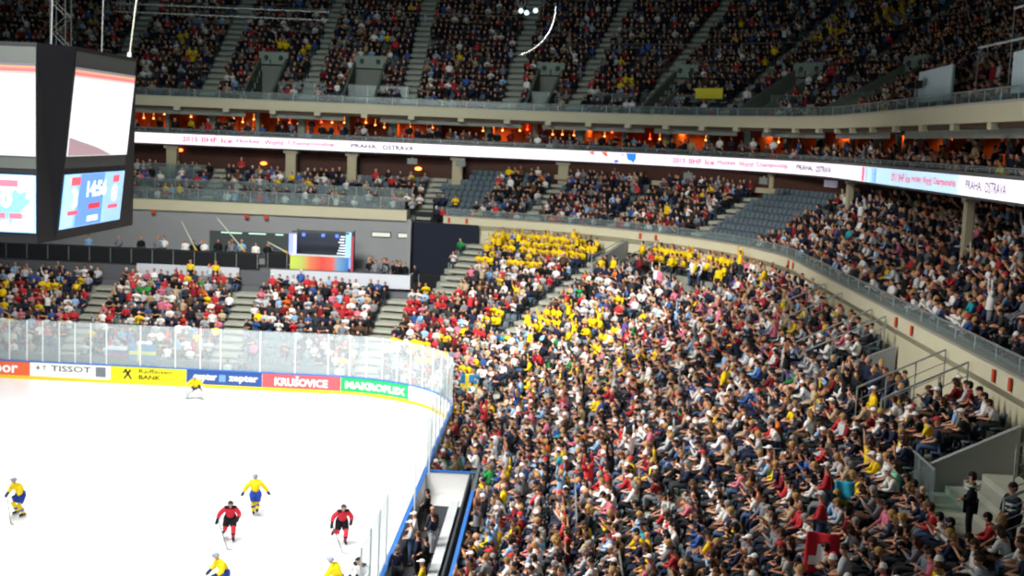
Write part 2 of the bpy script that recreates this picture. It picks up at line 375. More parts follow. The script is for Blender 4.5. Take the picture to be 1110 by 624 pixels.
# ------------------------------------------------------------------ LED ribbon board
rib = thing('ribbon_board', 'long curved white LED ribbon display running below the suite level', 'display board')
RS = -.12
loft(MB(), TOP, TOP.us(-52, 140), [(RS, 14.72), (0, 14.72), (0, 15.55), (RS, 15.55)]).build('screen', mat('led_white', 'fbf0fa', emit=1.0), rib)
loft(MB(), TOP, TOP.us(-52, 140), [(RS-.06, 15.56), (.3, 15.56), (.3, 15.72), (RS-.06, 15.72)]).build('top_rail', mat('rail_dark', '6a6d6a', .5, .3), rib)
def led(col): return mat('led_'+col, col, emit=.9)
def rib_patch(Ua, Ub, za, zb, col, name='patch'):
    loft(MB(), TOP, TOP.us(Ua, Ub, .5, 1), [(RS-.012, za), (RS-.004, za), (RS-.004, zb), (RS-.012, zb)]).build(name, led(col), rib)
def rib_text(txt, Ua, Ub, za, zb, col, bold=.01):
    sa, sb = TOP.u2s(Ua, RS), TOP.u2s(Ub, RS)
    words = txt.split(' '); n = len(txt); at = 0
    for w_ in words:
        a_ = sa+(sb-sa)*at/n; b_ = sa+(sb-sa)*(at+len(w_)-.15)/n; at += len(w_)+.85
        text_mesh(w_, b_-a_, zb-za, bold, TOP, a_, za, RS-.02).build('lettering', led(col), rib)
W = '2015 IIHF Ice Hockey World Championship'
rib_text(W, -23.9, -11.2, 14.95, 15.37, 'd24a74', .025); rib_text('PRAHA, OSTRAVA', -10.2, -5, 14.95, 15.35, '484254', .03)
rib_text(W, 39.4, 69, 14.95, 15.37, 'c8587c', .025); rib_text('PRAHA, OSTRAVA', 71, 84.8, 14.93, 15.35, '4c4458', .03)
rib_patch(97.2, 113.5, 14.725, 15.545, 'bfe3fb'); rib_text(W, 102.2, 113.4, 14.95, 15.36, 'd83458', .02); rib_text('PRAHA, OSTRAVA', 114.5, 119.6, 14.93, 15.38, '57506c')
rib_patch(-28.9, -28.0, 14.725, 15.545, '2c78d0'); rib_patch(95.6, 96.2, 14.75, 15.52, 'f07090'); rib_patch(96.4, 97.1, 14.75, 15.52, 'a8d0f4'); rib_patch(98.0, 98.9, 14.75, 15.5, '2a5fc4')
def rib_shape(Uc, zc, pts, col):
    mb = MB(); k = TOP.per_m(Uc, 0)
    mb.add([TOP.p(Uc+x*k, RS-.02, zc+z) for x, z in pts], [tuple(range(len(pts)))]); mb.build('emblem', led(col), rib)
rib_shape(30.6, 15.15, [(-.42, .36), (.42, .36), (.45, 0), (.2, -.38), (.02, -.2), (-.25, -.15), (-.38, .1)], '2f86e0')
rib_shape(25.2, 15.2, [(-.35, .3), (.1, .34), (.3, .05), (.05, -.02), (-.15, .15)], 'f0603c')
rib_shape(22.6, 15.25, [(-.3, .25), (.15, .3), (.2, 0), (-.1, .05)], 'f08070'); rib_shape(27.6, 14.88, [(-.2, .08), (.2, .08), (.15, -.1), (-.15, -.1)], '3b62d8')
rib_shape(28.8, 15.38, [(-.12, .1), (.14, .06), (0, -.1)], '6a58d0')

# ------------------------------------------------------------------ scoreboard cube over centre ice
cube = thing('scoreboard_cube', 'big black hanging scoreboard cube with bright video and score screens', 'scoreboard', (0, 0, 0))
def oct_pts(xs, ys, cx, z):      # right-hand half of the plan then mirrored
    h = [(xs, -27.0), (xs, -33.4), (cx, -ys), (-cx, -ys), (-xs, -33.4), (-xs, -27.0), (-cx, -60+ys), (cx, -60+ys)]
    return [(x, y, z) for x, y in h]
mb = MB(); a = oct_pts(2.72, 34.95, 2.68, 12.05); b = oct_pts(3.45, 34.95, 2.68, 18.9)
mb.add(a+b, [(i, (i+1) % 8, 8+(i+1) % 8, 8+i) for i in range(8)]+[tuple(range(8))[::-1], tuple(range(8, 16))])
mb.build('housing', mat('cube_black', '14161c', .6), cube)
def xr(z): return 2.72+(3.45-2.72)*(z-12.05)/(18.9-12.05)
def screen_mat():
    """picture of the rink on the video screens: white ice, coral boards along the top, crowd band and a faint circle"""
    mt = bpy.data.materials.new('video_picture'); mt.use_nodes = True; nt = mt.node_tree; b = nt.nodes['Principled BSDF']
    b.inputs['Base Color'].default_value = (0, 0, 0, 1); b.inputs['Emission Strength'].default_value = 1.15
    uv = nt.nodes.new('ShaderNodeUVMap'); sp = nt.nodes.new('ShaderNodeSeparateXYZ'); nt.links.new(uv.outputs[0], sp.inputs[0])
    cr = nt.nodes.new('ShaderNodeValToRGB'); cr.color_ramp.interpolation = 'CONSTANT'; e = cr.color_ramp.elements
    e[0].position = 0; e[0].color = lin('fdfdff'); e[1].position = .885; e[1].color = lin('f6d3c8')
    for p, c in ((.91, 'f0858a'), (.945, 'e9b489'), (.97, '8d8290')):
        x = e.new(p); x.color = lin(c)
    nt.links.new(sp.outputs['Y'], cr.inputs[0]); nt.links.new(cr.outputs[0], b.inputs['Emission Color']); return mt
M_VID = screen_mat()
def cube_face(side, z0, z1, m_, a0, a1, off, name):
    """side 'front': a = x range; side 'right': a = y range"""
    if side == 'front': v = [(a0, -34.95-off, z0), (a1, -34.95-off, z0), (a1, -34.95-off, z1), (a0, -34.95-off, z1)]
    else: v = [(xr(z0)+off, a0, z0), (xr(z0)+off, a1, z0), (xr(z1)+off, a1, z1), (xr(z1)+off, a0, z1)]
    mb = MB(); mb.add(v, [(0, 1, 2, 3)]); o = mb.build(name, m_, cube)
    uvl = o.data.uv_layers.new(name='UVMap')
    for i, c in enumerate(((0, 0), (1, 0), (1, 1), (0, 1))): uvl.data[i].uv = c
    return o
M_BEZ = mat('screen_bezel', '4d524f', .6)
SCR = {}
for side, A in (('front', (-2.6, 2.66)), ('right', (-33.36, -27.05))):
    cube_face(side, 14.62, 18.75, M_BEZ, A[0], A[1], .02, 'bezel')
    SCR[side, 'v'] = cube_face(side, 15.05, 18.2, M_VID, A[0], A[1], .05, 'video_screen')
    SCR[side, 's'] = cube_face(side, 12.42, 14.4, mat('score_blue', '7fb4ea' if 0 else '8fbfe8', emit=.95), A[0], A[1], .05, 'score_screen')
def on_face(side, a, z, off=.07): return (a, -34.95-off, z) if side == 'front' else (xr(z)+off, a, z)
def face_poly(side, pts, col, parent, off=.07, name='panel', e=.95):
    mb = MB(); mb.add([on_face(side, a, z, off) for a, z in pts], [tuple(range(len(pts)))]); return mb.build(name, mat('led_'+col, col, emit=e), parent)
def face_text(side, txt, a0, a1, z0, z1, col, parent, bold=.03, off=.09):
    t = text_mesh(txt, a1-a0, z1-z0, bold); mb = MB(); mb.add([on_face(side, a0+x, z0+z, off) for x, _, z in t.v], t.f); mb.build('lettering', mat('led_'+col, col, emit=1.1), parent)
R = 'right'; sc = SCR[R, 's']
face_poly(R, [(-33.3, 12.45), (-32.2, 12.45), (-31.9, 14.38), (-33.3, 14.38)], 'b4d6ee', sc, name='panel')
face_poly(R, [(-32.0, 12.45), (-29.3, 12.45), (-29.3, 14.38), (-31.7, 14.38)], '6a9be4', sc, name='panel')
face_poly(R, [(-29.2, 12.45), (-27.1, 12.45), (-27.1, 14.38), (-29.2, 14.38)], 'a0c8ee', sc, name='panel')
face_text(R, '3', -32.5, -31.95, 13.15, 13.85, 'ffffff', sc); face_text(R, '14:56', -31.1, -29.05, 13.5, 14.12, 'ffffff', sc, .04)
face_text(R, '0', -28.4, -27.8, 13.2, 13.9, 'ffffff', sc)
for a0, a1, z0, z1, c in ((-32.7, -31.8, 13.98, 14.28, 'f06070'), (-28.4, -27.7, 13.98, 14.25, 'f06070'), (-32.8, -31.8, 12.9, 13.05, 'f06070'), (-28.7, -27.6, 12.95, 13.1, 'f06070'), (-30.8, -29.6, 13.05, 13.25, 'e83848'), (-30.8, -29.7, 12.58, 12.78, 'ffffff')):
    face_poly(R, [(a0, z0), (a1, z0), (a1, z1), (a0, z1)], c, sc, .085, 'stripe')
Fd = 'front'; sc = SCR[Fd, 's']
face_poly(Fd, [(-2.6, 12.45), (2.6, 12.45), (2.6, 14.38), (-2.6, 14.38)], 'a2c9ea', sc)
leaf = [(1.0, 12.75), (1.75, 12.9), (1.75, 12.6), (1.85, 12.9), (2.2, 12.95), (2.1, 13.15), (2.5, 13.55), (2.3, 13.6), (2.35, 13.85), (2.1, 13.75), (1.95, 13.9), (1.8, 13.7), (1.55, 13.8), (1.0, 13.9)]
face_poly(Fd, leaf, '6d9fc8', sc, .08, 'emblem')
face_text(Fd, '0', .98+.45, 1.85, 13.25, 13.87, 'ffffff', sc, .05, .1)
for a0, a1, z0, z1 in ((1.2, 2.05, 14.0, 14.22), (1.75, 2.2, 12.9, 13.08), (1.2, 1.6, 12.9, 13.08)):
    face_poly(Fd, [(a0, z0), (a1, z0), (a1, z1), (a0, z1)], 'f06070', sc, .09, 'stripe')
# players and centre circle shown on the screens
for side, L in ((R, [(-29.4, 16.9, .1), (-28.6, 16.4, .08), (-28.2, 16.9, .08), (-28.4, 17.6, .07)]), (Fd, [(1.55, 15.7, .1), (1.7, 15.55, .1)])):
    for a, z, r in L:
        face_poly(side, [(a-r*.5, z-r*2), (a+r*.5, z-r*2), (a+r, z), (a+r*.4, z+r*2), (a-r*.4, z+r*2), (a-r, z)], 'd9b8b4' if side == Fd else 'd8d4da', SCR[side, 'v'], .07, 'figure')
mb = MB()
for i in range(40):
    t0, t1 = 2*pi*i/40, 2*pi*(i+1)/40
    if 2.1+cos(t0)*.95 > 2.62 or 2.1+cos(t1)*.95 > 2.62: continue
    mb.add([on_face(Fd, 2.1+cos(t)*r, 16.35+sin(t)*r*.45, .07) for t, r in ((t0, .95), (t1, .95), (t1, .92), (t0, .92))], [(0, 1, 2, 3)])
mb.build('circle_line', mat('led_d4d8dc', 'd4d8dc', emit=1), SCR[Fd, 'v'])
face_poly(R, [(-33.3, 15.07), (-30.8, 15.07), (-28.9, 15.07), (-30.4, 15.35), (-33.3, 15.72)], 'a48a90', SCR[R, 'v'], .07, 'crowd_band')
for x, y in ((-2, -33), (2.4, -33), (-2, -28), (2.4, -28)):
    MB().tube([(x, y, 18.9), (x*1.2, y, 37)], .03, 6).build('cable', M_RAIL, cube)

# lattice towers and trusses hung from the roof near the cube
M_TR = mat('truss_metal', '474c4a', .55, .4)
def truss(p0, p1, w, label, rungs, loc_name='lighting_truss', nrm=Vector((0, 1, 0))):
    t = thing(loc_name, label, 'truss', p0); p0 = Vector(p0); p1 = Vector(p1)-p0; ax = p1.normalized(); s = ax.cross(nrm).normalized()*w/2; q = nrm*w/2
    for a in (s+q, s-q, -s+q, -s-q): MB().tube([a, a+p1], .022, 5).build('chord', M_TR, t)
    mb = MB()
    for i in range(rungs):
        u = p1*(i/rungs); v = p1*((i+1)/rungs); sg = 1 if i % 2 else -1
        mb.tube([u+s*sg+q, v-s*sg+q], .012, 4); mb.tube([u+s*sg-q, v-s*sg-q], .012, 4); mb.tube([u+s*sg+q, u+s*sg-q], .012, 4)
    mb.build('lattice', M_TR, t); return t
truss((2.35, -32, 18.95), (2.35, -32, 37), .55, 'grey lattice tower rising from the top of the scoreboard cube', 34)
truss((-6.2, 0, 23.1), (-6.2, 0, 37), .55, 'grey lattice tower hanging behind the yellow-tipped rope', 24)
truss((-7.6, 2, 23.4), (5.9, 2, 23.35), .5, 'thin horizontal lattice truss across the upper stand', 26, nrm=Vector((0, 0, 1)))
t = thing('hanging_rope', 'pale rope with a yellow sleeve hanging beside the scoreboard screen', 'rope', (1.09, -20, 37))
MB().tube([(.8, 0, 0), (0, 0, -15.1), (-.36, 0, -18.1)], .035, 6).build('rope_line', mat('rope', 'd5d3c4', .8), t)
MB().tube([(-.34, 0, -17.9), (-.44, 0, -18.9)], [.09, .14], 8).build('sleeve', M_YEL, t)
MB().tube([(-.30, 0, -17.5), (-.35, 0, -18.0)], [.09, .11], 8).build('collar', M_WHITE, t)
def arc(c, r, a0, a1, n=14): return [(c[0]+r*cos(radians(a0+(a1-a0)*i/n)), c[1], c[2]+r*sin(radians(a0+(a1-a0)*i/n))) for i in range(n+1)]
tag(MB().tube(arc((16.95, 0, 24.1), 2.9, -73, 8), .06, 8).build('curved_rail', mat('polished_metal', 'f2f4f4', .2, .9), smooth=True), 'curved polished metal rail hanging in front of the dark upper stand', 'rail')
tag(MB().tube([(2.5, -31, 15.9), (-2, -42, 13.3)], .03, 5).build('stay_cable', M_RAIL), 'thin pale stay cable crossing in front of the black cube corner', 'cable')
g = thing('rigging_spotlight', 'small cluster of lit roof spotlights at the top of the upper stand', 'spotlight', (17.7, 2, 24.2))
for dx, dz in ((0, 0), (.35, -.1), (.9, .05)):
    MB().tube([(dx, 0, dz), (dx, -.25, dz-.1)], [.1, .16], 8).build('lamp_head', mat('spot_lens', 'dff6ff', emit=.9), g)
MB().tube([(-.3, .1, .25), (1.3, .1, .25)], .04, 6).build('bar', M_TR, g)
MB().tube([(.4, .1, .25), (.4, .1, 12.8)], .02, 5).build('hanger', M_TR, g)

# ------------------------------------------------------------------ columns, suites
def column(U, ring, d, z0, z1, w, m_, name, label):
    o = thing(name, label, 'column', ring.p(U, d, z0), atan2(ring.n(U).y, ring.n(U).x))
    MB().box((0, 0, (z1-z0)/2), (w, w, z1-z0)).build('shaft', m_, o, bevel=.06)
    MB().box((0, 0, z1-z0-.12), (w*1.35, w*1.35, .24)).build('capital', m_, o); return o
NAMES = ['beside the blue empty block', 'behind the press seats', 'behind the middle of the press seats', 'above the grey wall end', 'beside the empty seats above the yellow crowd', 'between two aisles of the middle tier', 'at the empty corner block', 'at the far edge of the empty corner block', 'near the camera over the side seats', 'nearest over the side seats']
for i, (U, wd) in enumerate([(-25, 1.0), (-15.2, 1.0), (-10.2, .9), (-1.6, 1.0), (16.5, 1.0), (37.3, 1.0), (61, .5), (86.6, .5), (112, .5), (124, .5)]):
    column(U, TOP, .9, 9.8, 14.6, wd*.85, M_COLUMN, 'stand_column', 'cream square column '+NAMES[i])
sw = ['behind', 'past']
us_c = [-30, -26.2, -22.4, -18.6, -14.9, -11.1, -7.3, -3.5, 1.5, 9.5, 17.5, 25.5, 33.5, 41.5, 49.5, 57.5, 65.5, 73.5, 81.5, 89.5, 94.6, 99.6, 104.6, 109.6, 114.6, 119.6]
for i, U in enumerate(us_c):
    o = column(U, TOP, 3.3, 15.0, 17.75, .62 if i % 2 == 0 else .34, M_COLG, 'suite_column', 'x')
    o['label'] = ('wide' if i % 2 == 0 else 'slim')+' grey-green suite column, one of the row between orange lit boxes under the upper slab'
    o['group'] = 'suite columns'
suite_bays = []
for i in range(len(us_c)-1):
    a, b = us_c[i], us_c[i+1]
    s_ = thing('suite_interior', 'orange lit hospitality box opening between two suite columns under the upper slab', 'suite', TOP.p((a+b)/2, 5, 14.95), 0, 'hospitality suites'); L = Vector(s_.location)
    def rel(v): return v-L
    mb = MB()
    for U in (a,): mb.add([rel(TOP.p(U, 3.6, 15)), rel(TOP.p(U, 6.8, 15)), rel(TOP.p(U, 6.8, 17.6)), rel(TOP.p(U, 3.6, 17.6)), rel(TOP.p(U+.2*TOP.per_m(U, 4), 3.6, 15)), rel(TOP.p(U+.2*TOP.per_m(U, 4), 6.8, 15)), rel(TOP.p(U+.2*TOP.per_m(U, 4), 6.8, 17.6)), rel(TOP.p(U+.2*TOP.per_m(U, 4), 3.6, 17.6))], [(0,1,2,3),(7,6,5,4),(0,4,5,1),(3,2,6,7),(0,3,7,4)])
    mb.build('partition', M_ORANGE, s_)
    for q in (.25, .5, .75):
        if rnd.random() < .85:
            c = rel(TOP.p(a+(b-a)*(q+rnd.uniform(-.06, .06)), 6.55+rnd.uniform(-.9, .1), 17.0+rnd.uniform(-.3, .2)))
            mb = MB().ball(c, (.1, .1, .07), 8, 5); mb.tube([c, c+Vector((0, 0, .5))], .01, 4); mb.build('pendant_lamp', M_LAMP if rnd.random() < .8 else mat('red_lamp', 'ff5020', emit=6), s_)
    if i % 3 != 1:
        c = rel(TOP.p((a+b)/2, 6.72, 16.2)); n = TOP.n((a+b)/2)
        MB().box(c, (.1, (3.2 if i % 2 else 1.8)*.6, 1.6), atan2(n.y, n.x)).build('wall_panel', mat('dark_orange', '7a3412', .6), s_)
for i, U in enumerate([-28.6, -24.4, -20.4, -16.6, -13, -9.2, -5.4, -1.4, 5.5, 13.5, 21.5, 29.5, 37.5, 45.5, 53.5, 61.5, 69.5, 77.5, 85.5, 92, 97, 102, 107, 112, 117]):
    o = MB().box((0, 0, 0), (.35, .5, .3)).build('slab_bracket', M_CREAM, None, loc=TOP.p(U, .0, 17.6), bevel=.03); o.rotation_euler.z = atan2(TOP.n(U).y, TOP.n(U).x)
    tag(o, 'small cream bracket box under the edge of the upper slab', 'bracket', 'slab brackets')
area_n = 0
for U in (-27, -20, -13, -6, 3, 18, 34, 50, 66, 82, 95, 106, 117):
    p = TOP.p(U, 5.2, 17.5); o = area('suite_lamp', p, .9, .5, 60, (1, .5, .18), p-Vector((0, 0, 2)), 150)
    if U > 45: o.data.energy = 24

# concourse lamps glowing at middle tier back wall
for i, (U, z, c) in enumerate([(-19.6, 14.25, 'ffdca0'), (-4.2, 13.4, 'ff8a30'), (3, 13.5, 'ff9a40'), (-11.2, 14.2, 'ff7030'), (92, 13.6, 'ff8a30'), (95, 13.9, 'ff8030'), (113, 13.8, 'ff8a30')]):
    o = MB().ball((0, 0, 0), (.28, .12, .14), 8, 5).build('wall_lamp', mat('lamp_'+c, c, emit=5), None, loc=RINK.p(U-6.8 if U < 0 else U, 27.2, z)); tag(o, 'warm glowing lamp on the brown wall below the ribbon display', 'lamp', 'concourse wall lamps')
for i, U in enumerate((3, 10, 45, 58)):
    o = thing('hanging_monitor', 'small grey monitor hanging below the ribbon display over the middle tier', 'monitor', RINK.p(U, 24.2, 14.5), atan2(RINK.n(U).y, RINK.n(U).x), 'hanging monitors')
    MB().box((0, 0, -.35), (.12, .8, .45)).build('casing', mat('monitor_grey', '7c8480', .5), o); MB().tube([(0, 0, 0), (0, 0, -.15)], .03, 6).build('bracket', M_RAIL, o)
for U0, U1 in ((91, 97), (110, 114)):
    struct(loft(MB(), RINK, RINK.us(U0, U1), [(27.2, 12.9), (27.38, 12.9), (27.38, 14.6), (27.2, 14.6)]).build('wall_orange_panel', M_ORANGE))
o = loft(MB(), RINK, RINK.us(62.5, 64.5), [(27.15, 13.95), (27.3, 13.95), (27.3, 14.4), (27.15, 14.4)]).build('notice_sign', mat('sign_lilac', 'b9b2c4', emit=.25)); tag(o, 'small pale lilac sign on the brown wall above the empty corner block', 'sign')

# ------------------------------------------------------------------ balustrades and handrails
def rail_along(name, ring, u0, u1, d, z0, h, label, glass_=True, step=2.0, bars=0, cat='railing', group=None):
    r = thing(name, label, cat, ring.p((u0+u1)/2, d, z0), 0, group); L = Vector(r.location)
    us_ = ring.us(u0, u1, 1.5, 2.5)
    MB().tube([ring.p(U, d, z0+h)-L for U in us_], .035, 6).build('top_rail', M_RAIL, r)
    mb = MB(); u = u0; n_ = 0
    while u <= u1+1e-6 and n_ < 90:
        mb = MB().tube([ring.p(u, d, z0)-L, ring.p(u, d, z0+h)-L], .028, 6); mb.build('post', M_RAIL, r); u += step*ring.per_m(u, d); n_ += 1
    for i in range(bars):
        MB().tube([ring.p(U, d, z0+h*(i+1)/(bars+1))-L for U in us_], .016, 5).build('bar', M_RAIL, r)
    if glass_:
        g_ = MB(); o_ = len(g_.v)
        loft(g_, ring, us_, [(d-.008, z0+.05), (d+.008, z0+.05), (d+.008, z0+h-.04), (d-.008, z0+h-.04)]); g_.v = [tuple(Vector(v)-L) for v in g_.v]; g_.build('glass_panel', M_PANEL, r)
    return r
rail_along('balustrade', TOP, -45, 130, .1, 18.58, .55, 'low glass balustrade along the front edge of the upper tier')
rail_along('balustrade', TOP, -45, 130, .05, 15.72, .25, 'thin glass balustrade above the ribbon display', step=3)
rail_along('balustrade', RINK, 11, 140, 18.85, 10.36, .45, 'glass balustrade on the curved ledge before the middle tier')
rail_along('balustrade', RINK, -36, 4, 18.8, 10.55, .9, 'glass balustrade on the cream ledge before the press seats')
rail_along('balustrade', RINK, -20, 4, 22.0, 10.9, 1.1, 'second glass balustrade among the press seats', step=1.6)
rail_along('balustrade', RINK, -20, -15, 24.4, 11.9, 1.2, 'third glass balustrade behind the press seats')
for i, (a, b) in enumerate([(-17, -12.8), (-11, -6), (8.5, 14), (20, 28), (36, 45), (55, 62), (75, 83), (91, 96)]):
    rail_along('balustrade', TOP, a, b, 2.6, 18.9, 1.25, 'glass screen with steel posts around an upper tier stairway', step=1.6, group='upper stairway screens')
for i, (a, b, d) in enumerate([(-30, 5, 13.4), (18, 60, 9.6), (60, 90, 12), (-25, 0, 17.5)]):
    rail_along('guard_rail', TOP, a, b, d, 17.95+(d-.7)/.8*.52, .9, ['thin rail crossing the middle rows of the upper end stand', 'thin rail crossing the lower rows of the upper corner', 'thin rail crossing the darker rows of the upper corner', 'thin rail crossing the top rows of the upper end stand'][i], glass_=False, step=6)
def radial_rail(ring, U, d0, d1, z0, z1, h, label, bars=2, group=None):
    r = thing('handrail', label, 'handrail', ring.p(U, d0, z0), 0, group); L = Vector(r.location)
    MB().tube([ring.p(U, d0, z0+h)-L, ring.p(U, d1, z1+h)-L], .035, 6).build('top_rail', M_RAIL, r)
    for i in range(bars): q = h*(i+1)/(bars+1); MB().tube([ring.p(U, d0, z0+q)-L, ring.p(U, d1, z1+q)-L], .018, 5).build('bar', M_RAIL, r)
    for k in range(4):
        t_ = k/3; p = ring.p(U, d0+(d1-d0)*t_, z0+(z1-z0)*t_)-L; MB().tube([p, p+Vector((0, 0, h))], .028, 6).build('post', M_RAIL, r)
    return r
def zl(d): return .7+.5*(d-2.6)
for U, d0, d1, lb in [(98.4, 16, 18.6, 'steel handrail beside the stairs nearest the yellow corner crowd'), (102.1, 16, 18.6, 'steel handrail below the stairs nearest the yellow corner crowd'), (107.8, 15.6, 18.6, 'long steel handrail above the group of standing stewards'), (110, 15.6, 18.6, 'steel handrail beside the group of standing stewards'), (118, 15.8, 18.6, 'steel handrail behind the yellow-shirted fans with white hats'), (120.4, 16, 18.6, 'steel handrail running up to the cream wall'), (128.9, 17.2, 18.7, 'steel handrail above the two security guards'), (131.7, 16, 18.6, 'steel handrail beside the nearer security guard')]:
    radial_rail(RINK, U, d0, d1, zl(d0), zl(d1), 1.3, lb, 4 if U > 125 else 2)
for U, d0, d1, z in [(43, 15.4, 18.6, 7.2), (49.3, 15.4, 18.6, 7.2)]:
    radial_rail(RINK, U, d0, d1, z-.2, z+.9, 1.5, 'dark metal side rail of the corner stairway between yellow crowds' if U < 45 else 'metal rail on the far flank of the corner stairway', 5)
rail_along('balustrade', RINK, 108.4, 116.6, 14.95, 6.6, 1.0, 'grey glass parapet in the side stand before the standing stewards', step=1.5)
rail_along('balustrade', RINK, 123.8, 126.5, 16.0, 6.9, 1.1, 'grey glass parapet beside the security guards landing', step=1.2)
for i, (a, b, d) in enumerate([(130, 136, 11.6), (126, 130.5, 9.2), (128.5, 134, 10.9), (135, 139.5, 13.9), (120, 129, 8.0), (126, 138, 6.0), (112, 118, 6.8)]):
    rail_along('row_barrier', RINK, a, b, d-.1, zl(d), .75, 'grey metal crush barrier between side stand rows, '+['in front of the red flag fans', 'among red and white shirts', 'near the lower edge', 'at the rows before the guards', 'long one low down', 'lowest long one', 'short one mid stand'][i], glass_=True, step=1.5)
# vomitory boxes
def vomitory(ring, a, b, d0, d1, z0, z1, zf, label, mwall, dw=None, header=None):
    if dw is None: dw = (a, b)
    v = thing('stairway_entrance', label, 'entrance', ring.p((a+b)/2, d0, zf)); L = Vector(v.location)
    def q(U, d, z): return ring.p(U, d, z)-L
    MB().add([q(a, d0, zf), q(b, d0, zf), q(b, d1, zf), q(a, d1, zf)], [(0, 1, 2, 3)]).build('landing', M_STEP, v)
    for U, k in ((a, .2), (b, -.2)):
        U2 = U+k*ring.per_m(U, d0)
        MB().add([q(U, d0, zf), q(U, d1, zf), q(U, d1, z1), q(U, d0, z0), q(U2, d0, zf), q(U2, d1, zf), q(U2, d1, z1), q(U2, d0, z0)], [(0,1,2,3),(7,6,5,4),(3,2,6,7),(0,3,7,4)]).build('side_wall', mwall, v)
    MB().add([q(dw[0], d1, zf), q(dw[1], d1, zf), q(dw[1], d1, z1-.9), q(dw[0], d1, z1-.9)], [(0, 1, 2, 3)]).build('doorway', mat('doorway_shade', '1c1a1b', .9), v)  # flat dark sheet stands for the shade inside the passage
    if header:
        h = loft(MB(), ring, ring.us(a, b, 1, 1), [(d1-.7, z1-.9), (d1+.1, z1-.9), (d1+.1, z1+.15), (d1-.7, z1+.15)]); h.v = [tuple(Vector(p)-L) for p in h.v]; h.build('header', header, v)
        for t_ in (.25, .75):
            U = a+(b-a)*t_; MB().ball(q(U, d1-.72, z1-.35), (.2, .2, .22), 8, 6).build('sign_disc', mat('sign_disc', '39505f', .6), v)
    return v
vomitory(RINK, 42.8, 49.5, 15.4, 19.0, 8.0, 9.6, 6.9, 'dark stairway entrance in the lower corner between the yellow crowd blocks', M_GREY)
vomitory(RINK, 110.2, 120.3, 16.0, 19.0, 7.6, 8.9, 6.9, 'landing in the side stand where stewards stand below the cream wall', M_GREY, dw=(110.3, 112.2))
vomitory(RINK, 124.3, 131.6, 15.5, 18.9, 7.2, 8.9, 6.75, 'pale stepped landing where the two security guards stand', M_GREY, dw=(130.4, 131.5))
for k in range(4):
    struct(loft(MB(), RINK, RINK.us(124.5, 131.4), [(15.55+(1.35+(k-1)*.5 if k else 0), 6.75), (18.9, 6.75), (18.9, 6.9+k*.2), (15.55+(1.35+(k-1)*.5 if k else 0), 6.9+k*.2)]).build('floor_landing_step', M_STEP))
lb = ['near the scoreboard', 'left of the middle end stand', 'in the middle of the end stand', 'at the start of the corner', 'in the corner beside the bright fans', 'beyond the corner stairs']
HEAD = mat('header_paint', '8f9a8c', .8)
for i, (a, b) in enumerate(UVOM):
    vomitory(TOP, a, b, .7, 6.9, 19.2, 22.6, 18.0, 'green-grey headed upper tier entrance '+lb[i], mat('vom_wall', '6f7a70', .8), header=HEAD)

# ------------------------------------------------------------------ upper right white boards and glass booth
def board(y0, y1, z0, z1, label):
    o = thing('white_board', label, 'board', (38.6, (y0+y1)/2, z0)); h = (y1-y0)/2
    MB().add([(0, -h, 0), (0, h, 0), (0, h, z1-z0-.1), (0, -h, z1-z0), (.08, -h, 0), (.08, h, 0), (.08, h, z1-z0-.1), (.08, -h, z1-z0)], [(0,3,2,1),(4,5,6,7),(0,1,5,4),(3,7,6,2),(0,4,7,3),(1,2,6,5)]).build('panel', mat('board_white', 'cfe0e6', .5), o)
    for y in (-h, 0, h): MB().tube([(.12, y, 0), (.12, y, z1-z0)], .03, 6).build('post', M_RAIL, o)
board(-17.1, -11.5, 18.95, 20.6, 'white banner board on the upper tier edge behind the camera operator')
board(-30, -25.3, 18.95, 20.7, 'white banner board on the upper tier edge nearest the camera')
rail_along('balustrade', TOP, 118-.0, 126, .9, 18.95, 1.75, 'tall green glass screen between the two white banner boards', step=1.6)
for z, y0, y1, lb_ in ((21.35, -17.6, -34, 'lower bright white handrail over the upper side seats'), (22.7, -22, -36, 'upper short white handrail over the upper side seats')):
    o = thing('guard_rail', lb_, 'railing', (39.6, y0, 18.9)); MB().tube([(0, 0, z-18.9), (0, y1-y0, z-18.9)], .06, 6).build('top_rail', mat('white_rail', 'd7e2e2', .4), o)
    for k in range(4): MB().tube([(0, (y1-y0)*k/3, 0), (0, (y1-y0)*k/3, z-18.9)], .03, 6).build('post', M_RAIL, o)
o = thing('broadcast_camera', 'dark broadcast camera on a pedestal in front of the white banner board', 'camera', (38.2, -12.7, 18.6))
MB().tube([(0, 0, 0), (0, 0, 1.0)], [.12, .07], 8).build('pedestal', M_COLG, o); MB().box((0, 0, 1.15), (.25, .7, .28)).build('camera_body', M_DARK, o, bevel=.03)
MB().tube([(-.1, 0, 1.15), (-.5, -.05, 1.12)], [.09, .12], 10).build('lens', M_DARK, o); MB().box((0, -.45, 1.22), (.3, .22, .36)).build('viewfinder', M_DARK, o)

